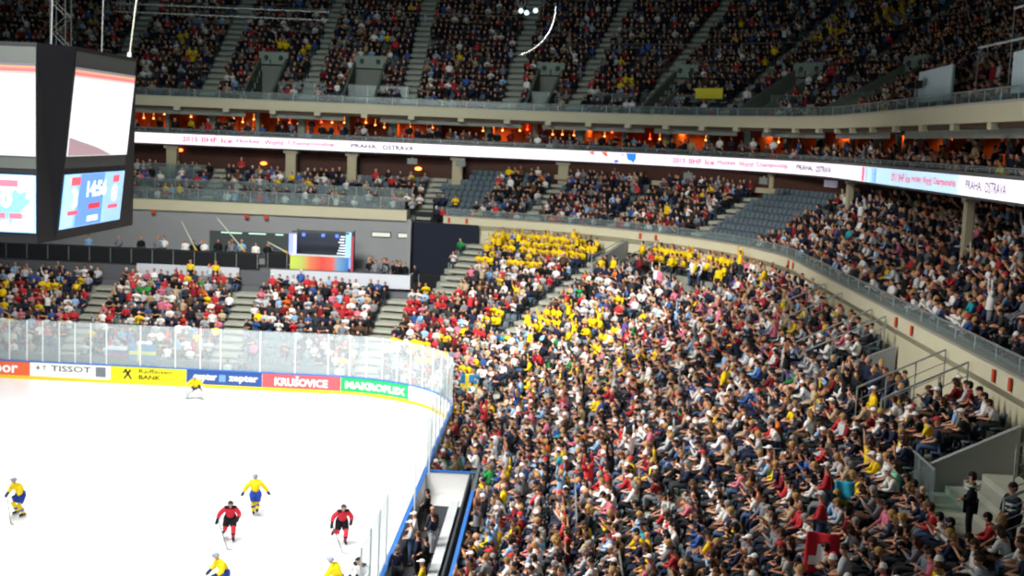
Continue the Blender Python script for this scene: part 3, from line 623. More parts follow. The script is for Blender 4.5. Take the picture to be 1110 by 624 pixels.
# ------------------------------------------------------------------ end stand: white band, press desks, TV studio
for i, (x0, x1) in enumerate([(-9.4, -2.0), (.25, 10.2)]):
    o = MB().box(((x0+x1)/2, 11.75, 5.85), (x1-x0, .12, 1.0)).build('parapet_banner', mat('banner_white', 'c9ced6', .6), bevel=.02)
    tag(o, ['plain pale banner parapet behind the end stand seats, under the press desk', 'plain pale banner parapet behind the end stand seats, under the colourful studio'][i], 'banner')
o = MB().box((10.2, 12.6, 5.85), (.12, 1.8, 1.0)).build('parapet_banner', mat('banner_white', 'c9ced6', .6)); tag(o, 'short pale parapet end turning away beside the end stand stairs', 'banner')
def desk(x0, x1, y, z0, zt, label, skirt):
    o = thing('press_desk', label, 'desk', ((x0+x1)/2, y, z0)); w_ = x1-x0
    MB().box((0, 0, zt-z0), (w_, .9, .06)).build('desk_top', M_DARK, o); MB().box((0, -.42, (zt-z0)/2), (w_, .04, zt-z0)).build('skirt', skirt, o)
    for k in range(int(w_//1.5)+1):
        x = -w_/2+.1+k*(w_-.2)/max(1, int(w_//1.5)); MB().tube([(x, -.47, 0), (x, -.47, zt-z0+.02)], .025, 6).build('post', M_RAIL, o)
    return o
ringwall('floor_press_riser', RINK, -36, 3.2, [(12.0, 5.1), (14.8, 5.1), (14.8, 6.35), (12.0, 6.35)], mat('platform', '5d6064', .8))
desk(-20.5, -.6, 12.2, 6.35, 7.35, 'long black-draped press desk with rail above the end stand', M_BLACKCLOTH)
desk(-.3, 1.3, 13.2, 6.35, 7.4, 'short black desk beside the studio and doorway', M_BLACKCLOTH)
desk(10.6, 13.4, 13.6, 5.15, 6.3, 'black press desk in the corner beside the dark opening', M_BLACKCLOTH)
st = thing('broadcast_studio', 'small open TV studio with colourful front and lit screen panels', 'studio', (3.6, 12.4, 6.3))
mt = bpy.data.materials.new('studio_front'); mt.use_nodes = True; nt = mt.node_tree; b_ = nt.nodes['Principled BSDF']
tc = nt.nodes.new('ShaderNodeTexCoord'); sp = nt.nodes.new('ShaderNodeSeparateXYZ'); cr = nt.nodes.new('ShaderNodeValToRGB'); mr = nt.nodes.new('ShaderNodeMapRange')
mr.inputs[1].default_value = -2.1; mr.inputs[2].default_value = 2.1; nt.links.new(tc.outputs['Object'], sp.inputs[0]); nt.links.new(sp.outputs[0], mr.inputs[0]); nt.links.new(mr.outputs[0], cr.inputs[0])
el = cr.color_ramp.elements; el[0].color = lin('c9d850'); el[1].color = lin('3a6fc0')
for p, c in ((.2, 'b8c860'), (.35, 'e07850'), (.55, 'd84840'), (.72, 'e0604a'), (.82, '6aa0c0')): x = el.new(p); x.color = lin(c)
nt.links.new(cr.outputs[0], b_.inputs['Base Color'])
MB().box((0, 0, .55), (4.2, .08, 1.0)).build('front_panel', mt, st, bevel=.02)
MB().box((0, .25, 1.1), (4.3, .7, .06)).build('counter', M_WHITE, st)
MB().box((0, 2.6, 1.7), (4.2, .08, 2.0)).build('back_screen', mat('studio_back', '2b3240', .5), st)
MB().box((-2.0, .3, 1.85), (.55, .1, 1.45)).build('lit_panel', mat('lit_panel', '8f9cf0', emit=.75), st)
MB().box((-1.82, .24, 1.85), (.16, .06, 1.35)).build('lit_panel', mat('lit_panel_white', 'dfe6ff', emit=.9), st)
MB().box((2.02, .3, 1.55), (.4, .1, 2.6)).build('lit_panel', mat('lit_panel_cyan', '8fc6f0', emit=.7), st)
MB().box((2.3, .3, 1.3), (.2, .1, 2.5)).build('lit_panel', mat('lit_panel_red', 'b84858', .6), st)
for k in range(7): MB().box((1.5+.05*k % .2, .35, 1.3+.2*k), (.6-.05*k, .06, .07)).build('light_bar', mat('light_bar', 'e8f4ff', emit=.8), st)
MB().box((0, .3, 2.75), (4.1, .12, .12)).build('top_truss', M_TR, st)
for x in (-1.2, .2, 1.2): MB().ball((x, .2, 2.55), (.14, .14, .12), 8, 5).build('lamp_head', mat('blue_lamp', '4a70ff', emit=2), st)
for x in (-2.1, 2.1): MB().tube([(x, 2.5, 0), (x, 2.5, 2.8)], .05, 6).build('upright', M_TR, st)
for i, (a, b) in enumerate([((-6.41, 12.5, 9.41), (-5.31, 12.5, 7.33)), ((-3.87, 12.5, 9.79), (-1.83, 12.5, 7.49)), ((-.18, 12.5, 8.23), (1.3, 12.5, 7.5)), ((2.9, 12.6, 7.6), (1.9, 12.6, 7.75))][:3]):
    o = thing('boom_pole', ['tall pale boom pole leaning over the press desk, nearer the scoreboard', 'longer pale boom pole leaning over the press desk, nearer the doorway', 'short pale boom pole by the doorway beside the studio'][i], 'pole', b); v_ = Vector(a)-Vector(b)
    MB().tube([(0, 0, 0), v_], [.045, .03], 6).build('shaft', mat('pole_pale', 'cfd0bd', .5), o); MB().tube([(0, 0, 0), v_*.18], .07, 8).build('grip', mat('grip_yellow', 'c8c040', .6), o); MB().tube([v_*-.02, v_*.05], .09, 8).build('tip', mat('tip_orange', 'e07a30', .6), o)
MB_ = MB().box((.05, 18.88, 7.2), (2.6, .1, 2.3)); o = MB_.build('door_1', mat('door_dark', '3a2622', .8)); struct(o)
for i, x in enumerate((8.0, 10.0)):
    o = thing('strip_window', ['lit strip window in the grey wall nearer the studio', 'lit strip window in the grey wall nearer the corner'][i], 'window', (x-.9+.9*0, 18.85, 8.6))
    MB().box((0, 0, 0), (1.5, .08, .42)).build('frame', M_DARK, o); MB().box((0, -.05, 0), (1.38, .04, .3)).build('pane', mat('window_lit', 'cdd3c6', emit=.5), o)
for i, (x, z) in enumerate([(-3.2, 9.55), (-1.7, 9.55), (-10.4, 9.6)]):
    o = MB().box((x, 18.5, z), (.34, .06, .3)).build('exit_sign', mat('sign_orange_red', 'c8401c', .6), bevel=.02); tag(o, ['small red sign under the cream ledge, over the press desk', 'small red sign under the cream ledge, nearer the studio', 'small red sign beside the lower scoreboard screen'][i], 'sign')
for i, U in enumerate([11.5, 14.5, 46.3, 49.5, 86, 88.5, 111.4, 113.6, 122.6, 124.0]):
    if i % 2 == 0: lbx = 'first'
    o = MB().box((0, 0, 0), (.05, .2, .38)).build('row_sign', mat('sign_orange_red', 'c8401c', .6), None, loc=RINK.p(U, 18.64, 9.98), bevel=.01); o.rotation_euler.z = atan2(RINK.n(U).y, RINK.n(U).x)
    tag(o, 'small red marker sign on the face of the curved middle ledge, one of a pair', 'sign', 'red ledge markers')

for i, (x, y) in enumerate([(-5.0, 18.7)]):
    o = thing('wall_recess', 'dark recess with a green-white strip light behind the press desk', 'recess', (-3.0, 18.8, 6.4)); MB().box((0, 0, 1.0), (6.2, .12, 1.9)).build('panel', mat('recess', '4c5453', .8), o)
    for x_, w_ in ((-1.4, 1.6), (.6, 1.3), (2.3, .6)): MB().box((x_, -.1, 1.85), (w_, .06, .08)).build('strip_light', mat('strip_light', 'c8f0d8', emit=1.0), o)

# ------------------------------------------------------------------ flags and hung cloths
def flag(name, label, o0, ex, ez, cols, sag=.05, nx=16, nz=10, parts=None):
    """cloth grid between corner o0, horizontal edge ex, vertical edge ez; cols(u,v)->material index"""
    o0, ex, ez = Vector(o0), Vector(ex), Vector(ez); nn = ex.cross(ez).normalized(); mb = MB()
    def P(u, v): return o0+ex*u+ez*v+nn*sag*sin(u*9+v*2)+ez.normalized()*0
    for j in range(nz+1):
        for i in range(nx+1): mb.v.append(tuple(P(i/nx, j/nz)))
    for j in range(nz):
        for i in range(nx): mb.f.append((j*(nx+1)+i, j*(nx+1)+i+1, (j+1)*(nx+1)+i+1, (j+1)*(nx+1)+i)); mb.mi.append(cols((i+.5)/nx, (j+.5)/nz))
    o = mb.build(name, parts, smooth=True); s_ = o.modifiers.new('thick', 'SOLIDIFY'); s_.thickness = .012; return tag(o, label, 'flag')
FB, FY, FR, FW = mat('flag_blue', '2f7fb4', .8), mat('flag_yellow', 'e8d83a', .8), mat('flag_red', 'd02030', .8), mat('flag_white', 'eceaf0', .8)
swe = lambda u, v: 1 if (.30 < u < .44 or .38 < v < .62) else 0
flag('sweden_flag', 'blue and yellow cross flag held up behind the end glass above the yellow advert', (-6.3, 1.0, 1.25), (1.75, 0, 0), (0, 0, 1.15), swe, .03, 16, 10, [FB, FY])
flag('tricolour_flag', 'white blue and red striped flag held behind the end glass', (-7.75, 1.0, 1.45), (1.35, 0, 0), (0, 0, .75), lambda u, v: 0 if v > .66 else (1 if v > .33 else 2), .03, 12, 9, [FW, mat('flag_navy', '3a4a90', .8), mat('flag_dullred', 'b04858', .8)])
flag('sweden_flag', 'blue and yellow cross flag hung at the curved rink corner below a yellow-shirted fan', (15.2, -3.6, 1.2), (1.15, .5, -.12), (0, 0, 1.15), lambda u, v: 1 if (.26 < u < .44 or .30 < v-.0*u < .55) else 0, .03, 16, 10, [FB, FY])
flag('red_flag', 'red flag with a white cross held by a fan in the side stand', (27.0, -47.6, 6.05), (.78, -.2, 0), (.1, .15, 1.0), lambda u, v: 1 if ((.36 < u < .66 and .15 < v < .72) or (.12 < u < .9 and .2 < v < .45)) else 0, .04, 14, 14, [FR, FW])
flag('rainbow_shawl', 'cyan and yellow striped cloth draped in the side stand', (28.5, -44.0, 6.75), (.5, -.15, 0), (0, .1, .7), lambda u, v: 1 if v < .3 else (2 if v < .4 else 0), .03, 8, 10, [mat('cloth_cyan', '2fb0d0', .8), mat('cloth_lime', 'c8d840', .8), FB])
# yellow banner on upper front rail
o = loft(MB(), TOP, TOP.us(39.5, 45), [(2.4, 19.9), (2.45, 19.9), (2.45, 20.7), (2.4, 20.7)]).build('yellow_banner', FY); tag(o, 'long yellow banner held above the bright fans of the upper corner', 'banner')

# ------------------------------------------------------------------ player bench area
bn = thing('players_bench', 'players bench enclosure with white floor and blue-topped walls beside the ice', 'bench', (16.2, -29, 0))
MB().box((0, -1.2, .08), (2.1, 13.2, .16)).build('bench_floor', mat('bench_rubber', '34383c', .8), bn); MB().box((0, 6.3, .08), (2.1, 1.9, .17)).build('white_pad', mat('bench_floor', 'd9dcda', .6), bn)
MB().box((.45, -1.0, .5), (.38, 12, .08)).build('seat_plank', mat('plank', 'c8ccd0', .5), bn, bevel=.02)
for y in (-6.5, -3, .5, 4): MB().box((.45, y, .3), (.3, .1, .4)).build('support', M_RAIL, bn)
MB().box((-.0, 7.3, .62), (2.1, .12, 1.1)).build('end_wall', M_WHITE, bn); MB().box((0, 7.3, 1.2), (2.1, .2, .07)).build('wall_cap', M_BLUE, bn)
MB().box((.95, 0, .6), (.08, 15.6, 1.2)).build('rear_wall', mat('bench_wall', '3c4248', .6), bn)
for y in (1.5, 7.2): MB().box((-.95, y, 1.9), (.06, .06, 3.6)).build('gate_post', M_POST, bn)

# ------------------------------------------------------------------ people: figure builder (skin-grown continuous bodies)
def skin_mesh(chains, radii, sub=1):
    """chains: list of joint-name lists sharing joints; radii: joint -> radius. Returns (verts, faces) of one continuous surface"""
    names = []; edges = []
    for ch in chains:
        for j in ch:
            if j[0] not in names: names.append(j[0])
        for a, b in zip(ch[:-1], ch[1:]): edges.append((names.index(a[0]), names.index(b[0])))
    pos = {j[0]: j[1] for ch in chains for j in ch}
    me = bpy.data.meshes.new('s'); me.from_pydata([pos[n] for n in names], edges, []); ob = bpy.data.objects.new('s', me); COL.objects.link(ob)
    md = ob.modifiers.new('skin', 'SKIN'); md.use_smooth_shade = True; md.branch_smoothing = .3
    if not me.skin_vertices: me.attributes.new('skin', 'FLOAT2', 'POINT') if False else None
    bpy.context.view_layer.update()
    bpy.context.view_layer.objects.active = ob
    if not me.skin_vertices:
        bm = bmesh.new(); bm.from_mesh(me); bm.verts.layers.skin.verify(); bm.to_mesh(me); bm.free()
    for i, n in enumerate(names):
        sv = me.skin_vertices[0].data[i]; r = radii[n]; sv.radius = (r, r) if not isinstance(r, tuple) else r; sv.use_root = (i == 0)
    if sub: sd = ob.modifiers.new('sub', 'SUBSURF'); sd.levels = sub; sd.render_levels = sub
    bpy.context.view_layer.update()
    ev = ob.evaluated_get(bpy.context.evaluated_depsgraph_get()); m2 = bpy.data.meshes.new_from_object(ev)
    v = [tuple(x.co) for x in m2.vertices]; f = [tuple(p.vertices) for p in m2.polygons]
    bpy.data.objects.remove(ob); bpy.data.meshes.remove(m2); bpy.data.meshes.remove(me)
    return v, f
def V(*a): return Vector(a)
POSES = {
 'hands_on_lap': dict(seat=1),
 'leaning_forward': dict(seat=1, lean=.34, elb=((-.24, .22, .70), (.24, .22, .70)), wri=((-.07, .42, .68), (.07, .42, .68))),
 'clapping': dict(seat=1, lean=.05, elb=((-.27, .10, .76), (.27, .10, .76)), wri=((-.05, .30, .92), (.05, .31, .95))),
 'one_arm_raised': dict(seat=1, elb=((-.26, .06, .72), (.31, .02, 1.18)), wri=((-.16, .28, .62), (.33, .05, 1.44))),
 'arms_crossed': dict(seat=1, lean=-.05, elb=((-.26, .08, .72), (.26, .08, .72)), wri=((.06, .22, .78), (-.06, .24, .74))),
 'standing': dict(seat=0),
 'standing_arms_up': dict(seat=0, elb=((-.34, .03, 1.62), (.34, .03, 1.62)), wri=((-.28, .05, 1.88), (.30, .05, 1.88))),
 'standing_hands_front': dict(seat=0, elb=((-.28, .02, 1.14), (.28, .02, 1.14)), wri=((-.08, .24, 1.04), (.08, .24, 1.04))),
}
def joints(pose):
    P = POSES[pose]; J = {}
    if P['seat']:
        ln = P.get('lean', .02); base = V(0, 0, .5)
        def T(y, z): a = -ln; return (0, y*cos(a)-(z-.5)*sin(a), .5+y*sin(a)+(z-.5)*cos(a))
        J['pelvis'] = V(0, 0, .52); J['spine'] = V(*T(-.03, .70)); J['chest'] = V(*T(-.03, .88)); J['neck'] = V(*T(-.01, 1.03))
        J['jaw'] = V(*T(.02, 1.10))+V(0, 0, 0); h = J['jaw']; J['head'] = h+V(0, .015, .085); J['crown'] = h+V(0, .0, .155)
        sh = T(-.02, .955)
        for s, i in ((-1, 0), (1, 1)):
            k = 'LR'[i]; J['sh'+k] = V(s*.185, sh[1], sh[2]); J['hip'+k] = V(s*.09, .04, .50); J['knee'+k] = V(s*.12, .45, .51); J['ank'+k] = V(s*.12, .44, .10); J['toe'+k] = V(s*.13, .58, .045)
            e = P.get('elb', ((-.25, .06, .70), (.25, .06, .70)))[i]; w_ = P.get('wri', ((-.13, .29, .62), (.13, .29, .62)))[i]
            J['elb'+k] = V(*e); J['wri'+k] = V(*w_)
    else:
        dz = P.get('crouch', 0)
        J['pelvis'] = V(0, 0, .95); J['spine'] = V(0, -.01, 1.12); J['chest'] = V(0, -.02, 1.30); J['neck'] = V(0, -.01, 1.47); J['jaw'] = V(0, .02, 1.55); J['head'] = V(0, .03, 1.64); J['crown'] = V(0, .015, 1.715)
        for s, i in ((-1, 0), (1, 1)):
            k = 'LR'[i]; J['sh'+k] = V(s*.19, -.01, 1.40); J['hip'+k] = V(s*.09, 0, .92); J['knee'+k] = V(s*.11, .02, .50); J['ank'+k] = V(s*.12, -.02, .09); J['toe'+k] = V(s*.14, .13, .04)
            J['elb'+k] = V(*P.get('elb', ((-.26, -.03, 1.12), (.26, -.03, 1.12)))[i]); J['wri'+k] = V(*P.get('wri', ((-.26, .09, .88), (.26, .09, .88)))[i])
    for i, s in ((0, -1), (1, 1)):
        k = 'LR'[i]; d = (J['wri'+k]-J['elb'+k]).normalized(); J['palm'+k] = J['wri'+k]+d*.07
    return J
RAD = dict(pelvis=.125, spine=.115, chest=.135, neck=.06, jaw=.062, head=.092, crown=.07, sh=.062, elb=.042, wri=.028, palm=.036, hip=.085, knee=.058, ank=.038, toe=.034)
def rad_of(j, k=1.0, add=0.0): return RAD[j if j in RAD else j[:-1]]*k+add
TORSO = ['pelvis', 'spine', 'chest', 'neck']
def chains_of(J, which):
    g = lambda L: [(n, tuple(J[n])) for n in L]
    if which == 'body':
        c = [g(['pelvis', 'spine', 'chest', 'neck', 'jaw', 'head', 'crown'])]
        for k in 'LR': c += [g(['chest', 'sh'+k, 'elb'+k, 'wri'+k, 'palm'+k]), g(['pelvis', 'hip'+k, 'knee'+k, 'ank'+k, 'toe'+k])]
    if which == 'shirt':
        c = [g(['pelvis', 'spine', 'chest'])]
        for k in 'LR': c += [g(['chest', 'sh'+k, 'elb'+k, 'cuf'+k])]
    if which == 'trousers':
        c = []
        for k in 'LR': c += [g(['pelvis', 'hip'+k, 'knee'+k, 'hem'+k])]
    return c
def face_bits(mb, J):
    """eyes, nose, mouth, ears on the head (materials: 0 skin, 1 eye, 2 lip)"""
    c = (J['jaw']+J['crown'])/2 + V(0, .012, 0)
    mb.tube([c+V(0, .085, .02), c+V(0, .112, -.015), c+V(0, .085, -.025)], [.008, .016, .01], 6, 0)
    for s in (-1, 1):
        mb.ball(c+V(s*.034, .088, .018), (.013, .008, .008), 6, 4, 1); mb.ball(c+V(s*.092, .0, .0), (.012, .022, .034), 6, 5, 0)
    mb.ball(c+V(0, .082, -.048), (.026, .012, .008), 8, 4, 2)
    return c
def hand_bits(mb, J):
    for i, s in ((0, -1), (1, 1)):
        k = 'LR'[i]; w_, p = J['wri'+k], J['palm'+k]; d = (p-w_).normalized(); side = d.cross(V(0, 0, 1)); side = (side if side.length > .3 else d.cross(V(0, 1, 0))).normalized()*(-s); nrm = side.cross(d).normalized()
        if nrm.z > 0: nrm = -nrm
        for q, L in ((-1.5, .062), (-.5, .075), (.5, .08), (1.5, .07)):
            a = p+side*q*.017; mb.tube([a-d*.01, a+d*L*.5+nrm*.006, a+d*L*.85+nrm*.028], [.0105, .0095, .0075], 5, 0)
        a = w_+d*.03+side*.02; mb.tube([a, a+side*.035+d*.02, a+side*.045+d*.055], [.013, .011, .009], 5, 0)
MESHES = {}
def figure_meshes(pose, J=None, key=None, radd=0.0):
    key = key or pose
    if key in MESHES: return MESHES[key]
    J = J or joints(pose); rd = {n: rad_of(n) for n in J}
    v, f = skin_mesh(chains_of(J, 'body'), rd); mb = MB(); mb.add(v, f); c = face_bits(mb, J); hand_bits(mb, J)
    out = {'body': mb.mesh('body_'+key, [M_SKIN, M_EYE, M_LIP], True), 'J': J, 'head': c}
    J2 = dict(J)
    for k in 'LR':
        J2['cuf'+k] = J['elb'+k].lerp(J['wri'+k], .82); J2['hem'+k] = J['knee'+k].lerp(J['ank'+k], .92)
    r2 = {n: (rad_of(n, 1.0, .022+radd) if n[:3] not in ('cuf', 'hem') else (.042 if n[:3] == 'cuf' else .058)+radd) for n in J2}
    r2['chest'] = .178+radd; r2['pelvis'] = .165+radd; r2['spine'] = .16+radd
    v, f = skin_mesh(chains_of(J2, 'shirt'), r2); mb = MB(); mb.add(v, f); n0 = J['neck']; mb.tube([n0-V(0, .0, .05), n0+V(0, 0, .012)], [.095, .07], 10); out['shirt'] = mb.mesh('shirt_'+key, [M_CLOTH], True)
    # short sleeved: shirt stops above the elbow
    J3 = dict(J2)
    for k in 'LR': J3['elb'+k] = J['sh'+k].lerp(J['elb'+k], .45); J3['cuf'+k] = J['sh'+k].lerp(J['elb'+k], .8)
    r3 = dict(r2); 
    for k in 'LR': r3['elb'+k] = .068+radd; r3['cuf'+k] = .062+radd
    v, f = skin_mesh(chains_of(J3, 'shirt'), r3); mb = MB(); mb.add(v, f); mb.tube([n0-V(0, .0, .05), n0+V(0, 0, .012)], [.095, .07], 10); out['tshirt'] = mb.mesh('tshirt_'+key, [M_CLOTH], True)
    v, f = skin_mesh(chains_of(J2, 'trousers'), r2); mb = MB(); mb.add(v, f); out['trousers'] = mb.mesh('trousers_'+key, [M_CLOTH], True)
    mb = MB()
    for k in 'LR':
        a, t_ = J['ank'+k], J['toe'+k]; dd = (t_-a); dd.z = 0; dd.normalize()
        mb.tube([V(a.x, a.y, .05)-dd*.07, V(a.x, a.y, .06), V(t_.x, t_.y, .045)+dd*.05], [.038, .05, .036], 8)
    out['shoes'] = mb.mesh('shoes_'+key, [M_CLOTH], True)
    hb = MB().ball(c+V(0, -.014, .028), (.1, .108, .1), 12, 9, cut=-.05); hb.ball(c+V(0, -.045, -.01), (.094, .078, .1), 10, 8, cut=-.75); out['short_hair'] = hb.mesh('short_hair_'+key, [M_HAIR], True)
    hb = MB().ball(c+V(0, -.014, .028), (.102, .11, .102), 12, 9, cut=-.05); hb.ball(c+V(0, -.045, -.01), (.1, .085, .11), 10, 8, cut=-.95)
    hb.tube([c+V(0, -.06, .03), c+V(0, -.09, -.08), c+V(0, -.10, -.2), c+V(0, -.10, -.27)], [.09, .088, .075, .03], 10); out['long_hair'] = hb.mesh('long_hair_'+key, [M_HAIR], True)
    hb = MB().ball(c+V(0, -.008, .03), (.105, .113, .105), 12, 9, cut=.05); hb.tube([c+V(0, .06, .05), c+V(0, .175, .035)], [.085, .07], 10, flat=.14); out['cap'] = hb.mesh('cap_'+key, [M_CLOTH], True)
    MESHES[key] = out; return out

PAL = {'black': '17181c', 'navy': '1f2740', 'charcoal': '35373c', 'grey': '7d8086', 'white': 'eceae6', 'pale grey': 'b9bcc0', 'red': 'c03038', 'dark red': '7c1a24', 'yellow': 'f0cc14', 'blue': '3a5c9c', 'light blue': '8fb8dc', 'teal': '2a9aa8', 'green': '2f8f4a', 'dark green': '1e5634', 'mint': '7fd0a8', 'lime': 'a8d83a', 'orange': 'e8782c', 'pink': 'd8788e', 'purple': '5f4a86', 'brown': '5c4434', 'beige': 'b9a484', 'denim': '4a5f80'}
W_LOW = [('black', 17), ('navy', 15), ('charcoal', 9), ('grey', 9), ('white', 20), ('pale grey', 9), ('red', 6), ('dark red', 4), ('yellow', 3.5), ('blue', 4), ('light blue', 5), ('teal', 1), ('green', 1), ('orange', 1), ('pink', 3), ('purple', 1), ('brown', 5), ('beige', 6)]
W_LEFT = [('black', 17), ('navy', 12), ('charcoal', 9), ('grey', 6), ('white', 18), ('pale grey', 8), ('red', 12), ('dark red', 5), ('yellow', 3), ('blue', 4), ('light blue', 4), ('green', 1), ('pink', 5), ('brown', 4), ('beige', 4)]
W_DARK = [('black', 30), ('navy', 18), ('charcoal', 18), ('grey', 8), ('white', 8), ('red', 4), ('dark red', 4), ('blue', 3), ('light blue', 2), ('brown', 7), ('beige', 3), ('yellow', 1)]
def pick(W_): 
    t = sum(w_ for _, w_ in W_); q = rnd.random()*t
    for n, w_ in W_:
        q -= w_
        if q <= 0: return n
    return W_[-1][0]
HAIRC = [('dark brown', '2a1c14', 30), ('black', '131014', 18), ('brown', '4a3222', 22), ('blond', 'b08c50', 14), ('grey', '8d8a86', 10), ('fair', '8a6a3c', 6)]
SKINC = ['d9a284', 'c98f70', 'e0ae92', 'b97f60', 'd49a7a', 'cf9678']
BLOBS = [(17.0, 5.9, 0.74, 'yellow'), (19.8, 3.7, 0.95, 'yellow'), (21.2, 3.0, 0.59, 'yellow'), (22.7, 0.3, 0.86, 'yellow'), (23.4, -2.1, 0.67, 'yellow'), (24.3, -2.1, 0.44, 'yellow'), (24.7, 2.4, 0.47, 'yellow'), (10.5, 5.2, 0.37, 'yellow'), (11.3, 5.0, 0.37, 'yellow'), (12.1, 4.9, 0.37, 'yellow'), (11.4, 3.4, 0.48, 'yellow'), (12.3, 3.1, 0.48, 'yellow'), (13.5, 2.8, 0.48, 'yellow'), (15.5, 0.5, 0.46, 'yellow'), (19.4, -2.4, 0.44, 'yellow'), (17.8, 2.3, 0.41, 'yellow'), (18.9, 1.0, 0.35, 'yellow'), (13.6, 4.7, 0.49, 'yellow'), (11.8, 10.8, 0.39, 'yellow'), (13.2, 10.4, 0.32, 'yellow'), (23.3, -4.5, 0.38, 'yellow'), (25.4, -11.4, 0.49, 'yellow'), (24.6, -12.2, 0.34, 'yellow'), (26.2, -13.1, 0.29, 'yellow'), (21.6, -7.6, 0.41, 'yellow'), (23.0, -12.2, 0.44, 'yellow'), (19.8, -6.5, 0.37, 'yellow'), (21.2, -8.7, 0.36, 'yellow'), (23.7, -15.4, 0.37, 'yellow'), (23.4, 9.4, 0.32, 'yellow'), (17.9, -9.2, 0.41, 'yellow'), (18.9, -10.1, 0.30, 'yellow'), (19.5, -8.6, 0.36, 'yellow'), (22.8, -20.5, 0.38, 'yellow'), (22.9, -18.4, 0.35, 'yellow'), (19.3, -22.1, 0.29, 'yellow'), (18.1, -25.6, 0.36, 'yellow'), (18.5, -24.4, 0.28, 'yellow'), (19.3, -31.9, 0.24, 'yellow'), (19.1, -33.6, 0.37, 'yellow'), (21.5, -40.0, 0.20, 'yellow'), (23.2, -41.6, 0.25, 'yellow'), (23.5, -40.8, 0.23, 'yellow'), (20.0, -37.9, 0.22, 'yellow'), (20.7, -17.1, 0.23, 'yellow'), (24.0, -32.2, 0.24, 'yellow'), (29.8, -41.4, 0.25, 'yellow'), (29.0, -39.2, 0.21, 'yellow'), (26.4, -46.8, 0.29, 'yellow'), (29.7, -50.0, 0.20, 'yellow'), (33.1, -21.5, 0.25, 'yellow'), (32.5, -23.8, 0.24, 'yellow'), (31.7, -20.9, 0.26, 'yellow'), (32.3, -6.0, 0.37, 'yellow'), (-15.5, 9.6, 0.34, 'yellow'), (-14.6, 9.7, 0.34, 'yellow'), (-13.7, 9.8, 0.34, 'yellow'), (-12.8, 9.8, 0.34, 'yellow'), (-11.9, 9.9, 0.34, 'yellow'), (-16.9, 7.0, 0.41, 'yellow'), (-15.9, 5.3, 0.33, 'yellow'), (14.8, -0.8, 0.46, 'red'), (20.3, -30.5, 0.29, 'red'), (20.0, -34.3, 0.30, 'red'), (21.7, -32.2, 0.24, 'red'), (21.8, -34.8, 0.26, 'red'), (21.6, -37.4, 0.25, 'red'), (20.0, -39.0, 0.24, 'red'), (24.3, -23.3, 0.28, 'red'), (29.1, -40.0, 0.20, 'red'), (30.2, -37.5, 0.19, 'red'), (26.3, -27.2, 0.26, 'red'), (25.8, -44.7, 0.23, 'red'), (27.9, -43.8, 0.21, 'red'), (27.3, -45.5, 0.23, 'red'), (30.1, -52.3, 0.15, 'red'), (-9.1, 6.2, 0.39, 'red'), (-9.4, 10.8, 0.34, 'red'), (-4.4, 9.2, 0.40, 'red'), (-2.9, 6.8, 0.39, 'red'), (10.6, 9.0, 0.51, 'red'), (12.8, 9.2, 0.64, 'red'), (14.6, 7.7, 0.50, 'red'), (14.7, 13.3, 0.33, 'red'), (22.9, 9.6, 0.32, 'red'), (20.7, 10.6, 0.32, 'red'), (27.2, -1.2, 0.34, 'red'), (24.8, 1.1, 0.29, 'red'), (3.5, 10.9, 0.33, 'red'), (2.1, 10.0, 0.39, 'red'), (5.9, 8.4, 0.51, 'red'), (27.3, -39.1, 0.21, 'green'), (29.9, -44.0, 0.24, 'mint'), (29.1, -46.9, 0.22, 'dark green'), (30.7, -40.3, 0.17, 'lime'), (31.5, -39.8, 0.15, 'teal'), (32.2, -43.1, 0.25, 'light blue'), (30.7, -41.2, 0.17, 'light blue'), (32.3, -45.8, 0.23, 'light blue'), (33.1, -41.5, 0.17, 'light blue'), (29.1, -49.7, 0.16, 'blue'), (28.4, -29.9, 0.29, 'blue'), (30.5, -24.4, 0.20, 'green'), (-4.3, 10.1, 0.27, 'green'), (-8.1, 9.2, 0.33, 'green'), (1.9, 8.3, 0.26, 'orange'), (-3.8, 9.9, 0.27, 'orange'), (22.8, -37.8, 0.27, 'white'), (23.7, -35.6, 0.29, 'white'), (18.4, -18.0, 0.36, 'white'), (24.8, -40.0, 0.20, 'white'), (20.8, -23.6, 0.28, 'white'), (28.7, -24.1, 0.28, 'light blue'), (23.7, -40.7, 0.20, 'grey'), (37.6, 3.2, 0.30, 'yellow'), (30.4, 14.1, 0.33, 'yellow'), (25.6, 18.4, 0.35, 'yellow'), (27.0, 17.7, 0.28, 'yellow'), (36.1, -35.1, 0.17, 'yellow'), (35.7, -32.9, 0.17, 'yellow'), (26.2, 14.0, 0.40, 'red'), (22.9, 18.7, 0.35, 'light blue'), (26.2, 14.4, 0.33, 'pink'), (-12.7, 33.8, 0.68, 'yellow'), (-11.2, 31.4, 0.66, 'yellow'), (-3.5, 32.6, 0.82, 'yellow'), (-1.6, 29.5, 0.48, 'yellow'), (-1.3, 33.4, 0.66, 'yellow'), (35.0, 19.7, 0.57, 'yellow'), (36.7, 23.1, 0.74, 'yellow'), (41.0, 23.8, 1.51, 'yellow'), (45.2, 21.4, 1.49, 'yellow'), (-8.3, 29.7, 0.32, 'red'), (38.0, 17.6, 1.41, 'red'), (39.8, 16.8, 1.40, 'red'), (36.5, 16.7, 1.04, 'white'), (25.6, 26.9, 0.91, 'yellow'), (27.8, 25.8, 0.60, 'red'), (-21.8, 36.3, 0.71, 'yellow')]
BL = np.array([(b[0], b[1], b[2]) for b in BLOBS])
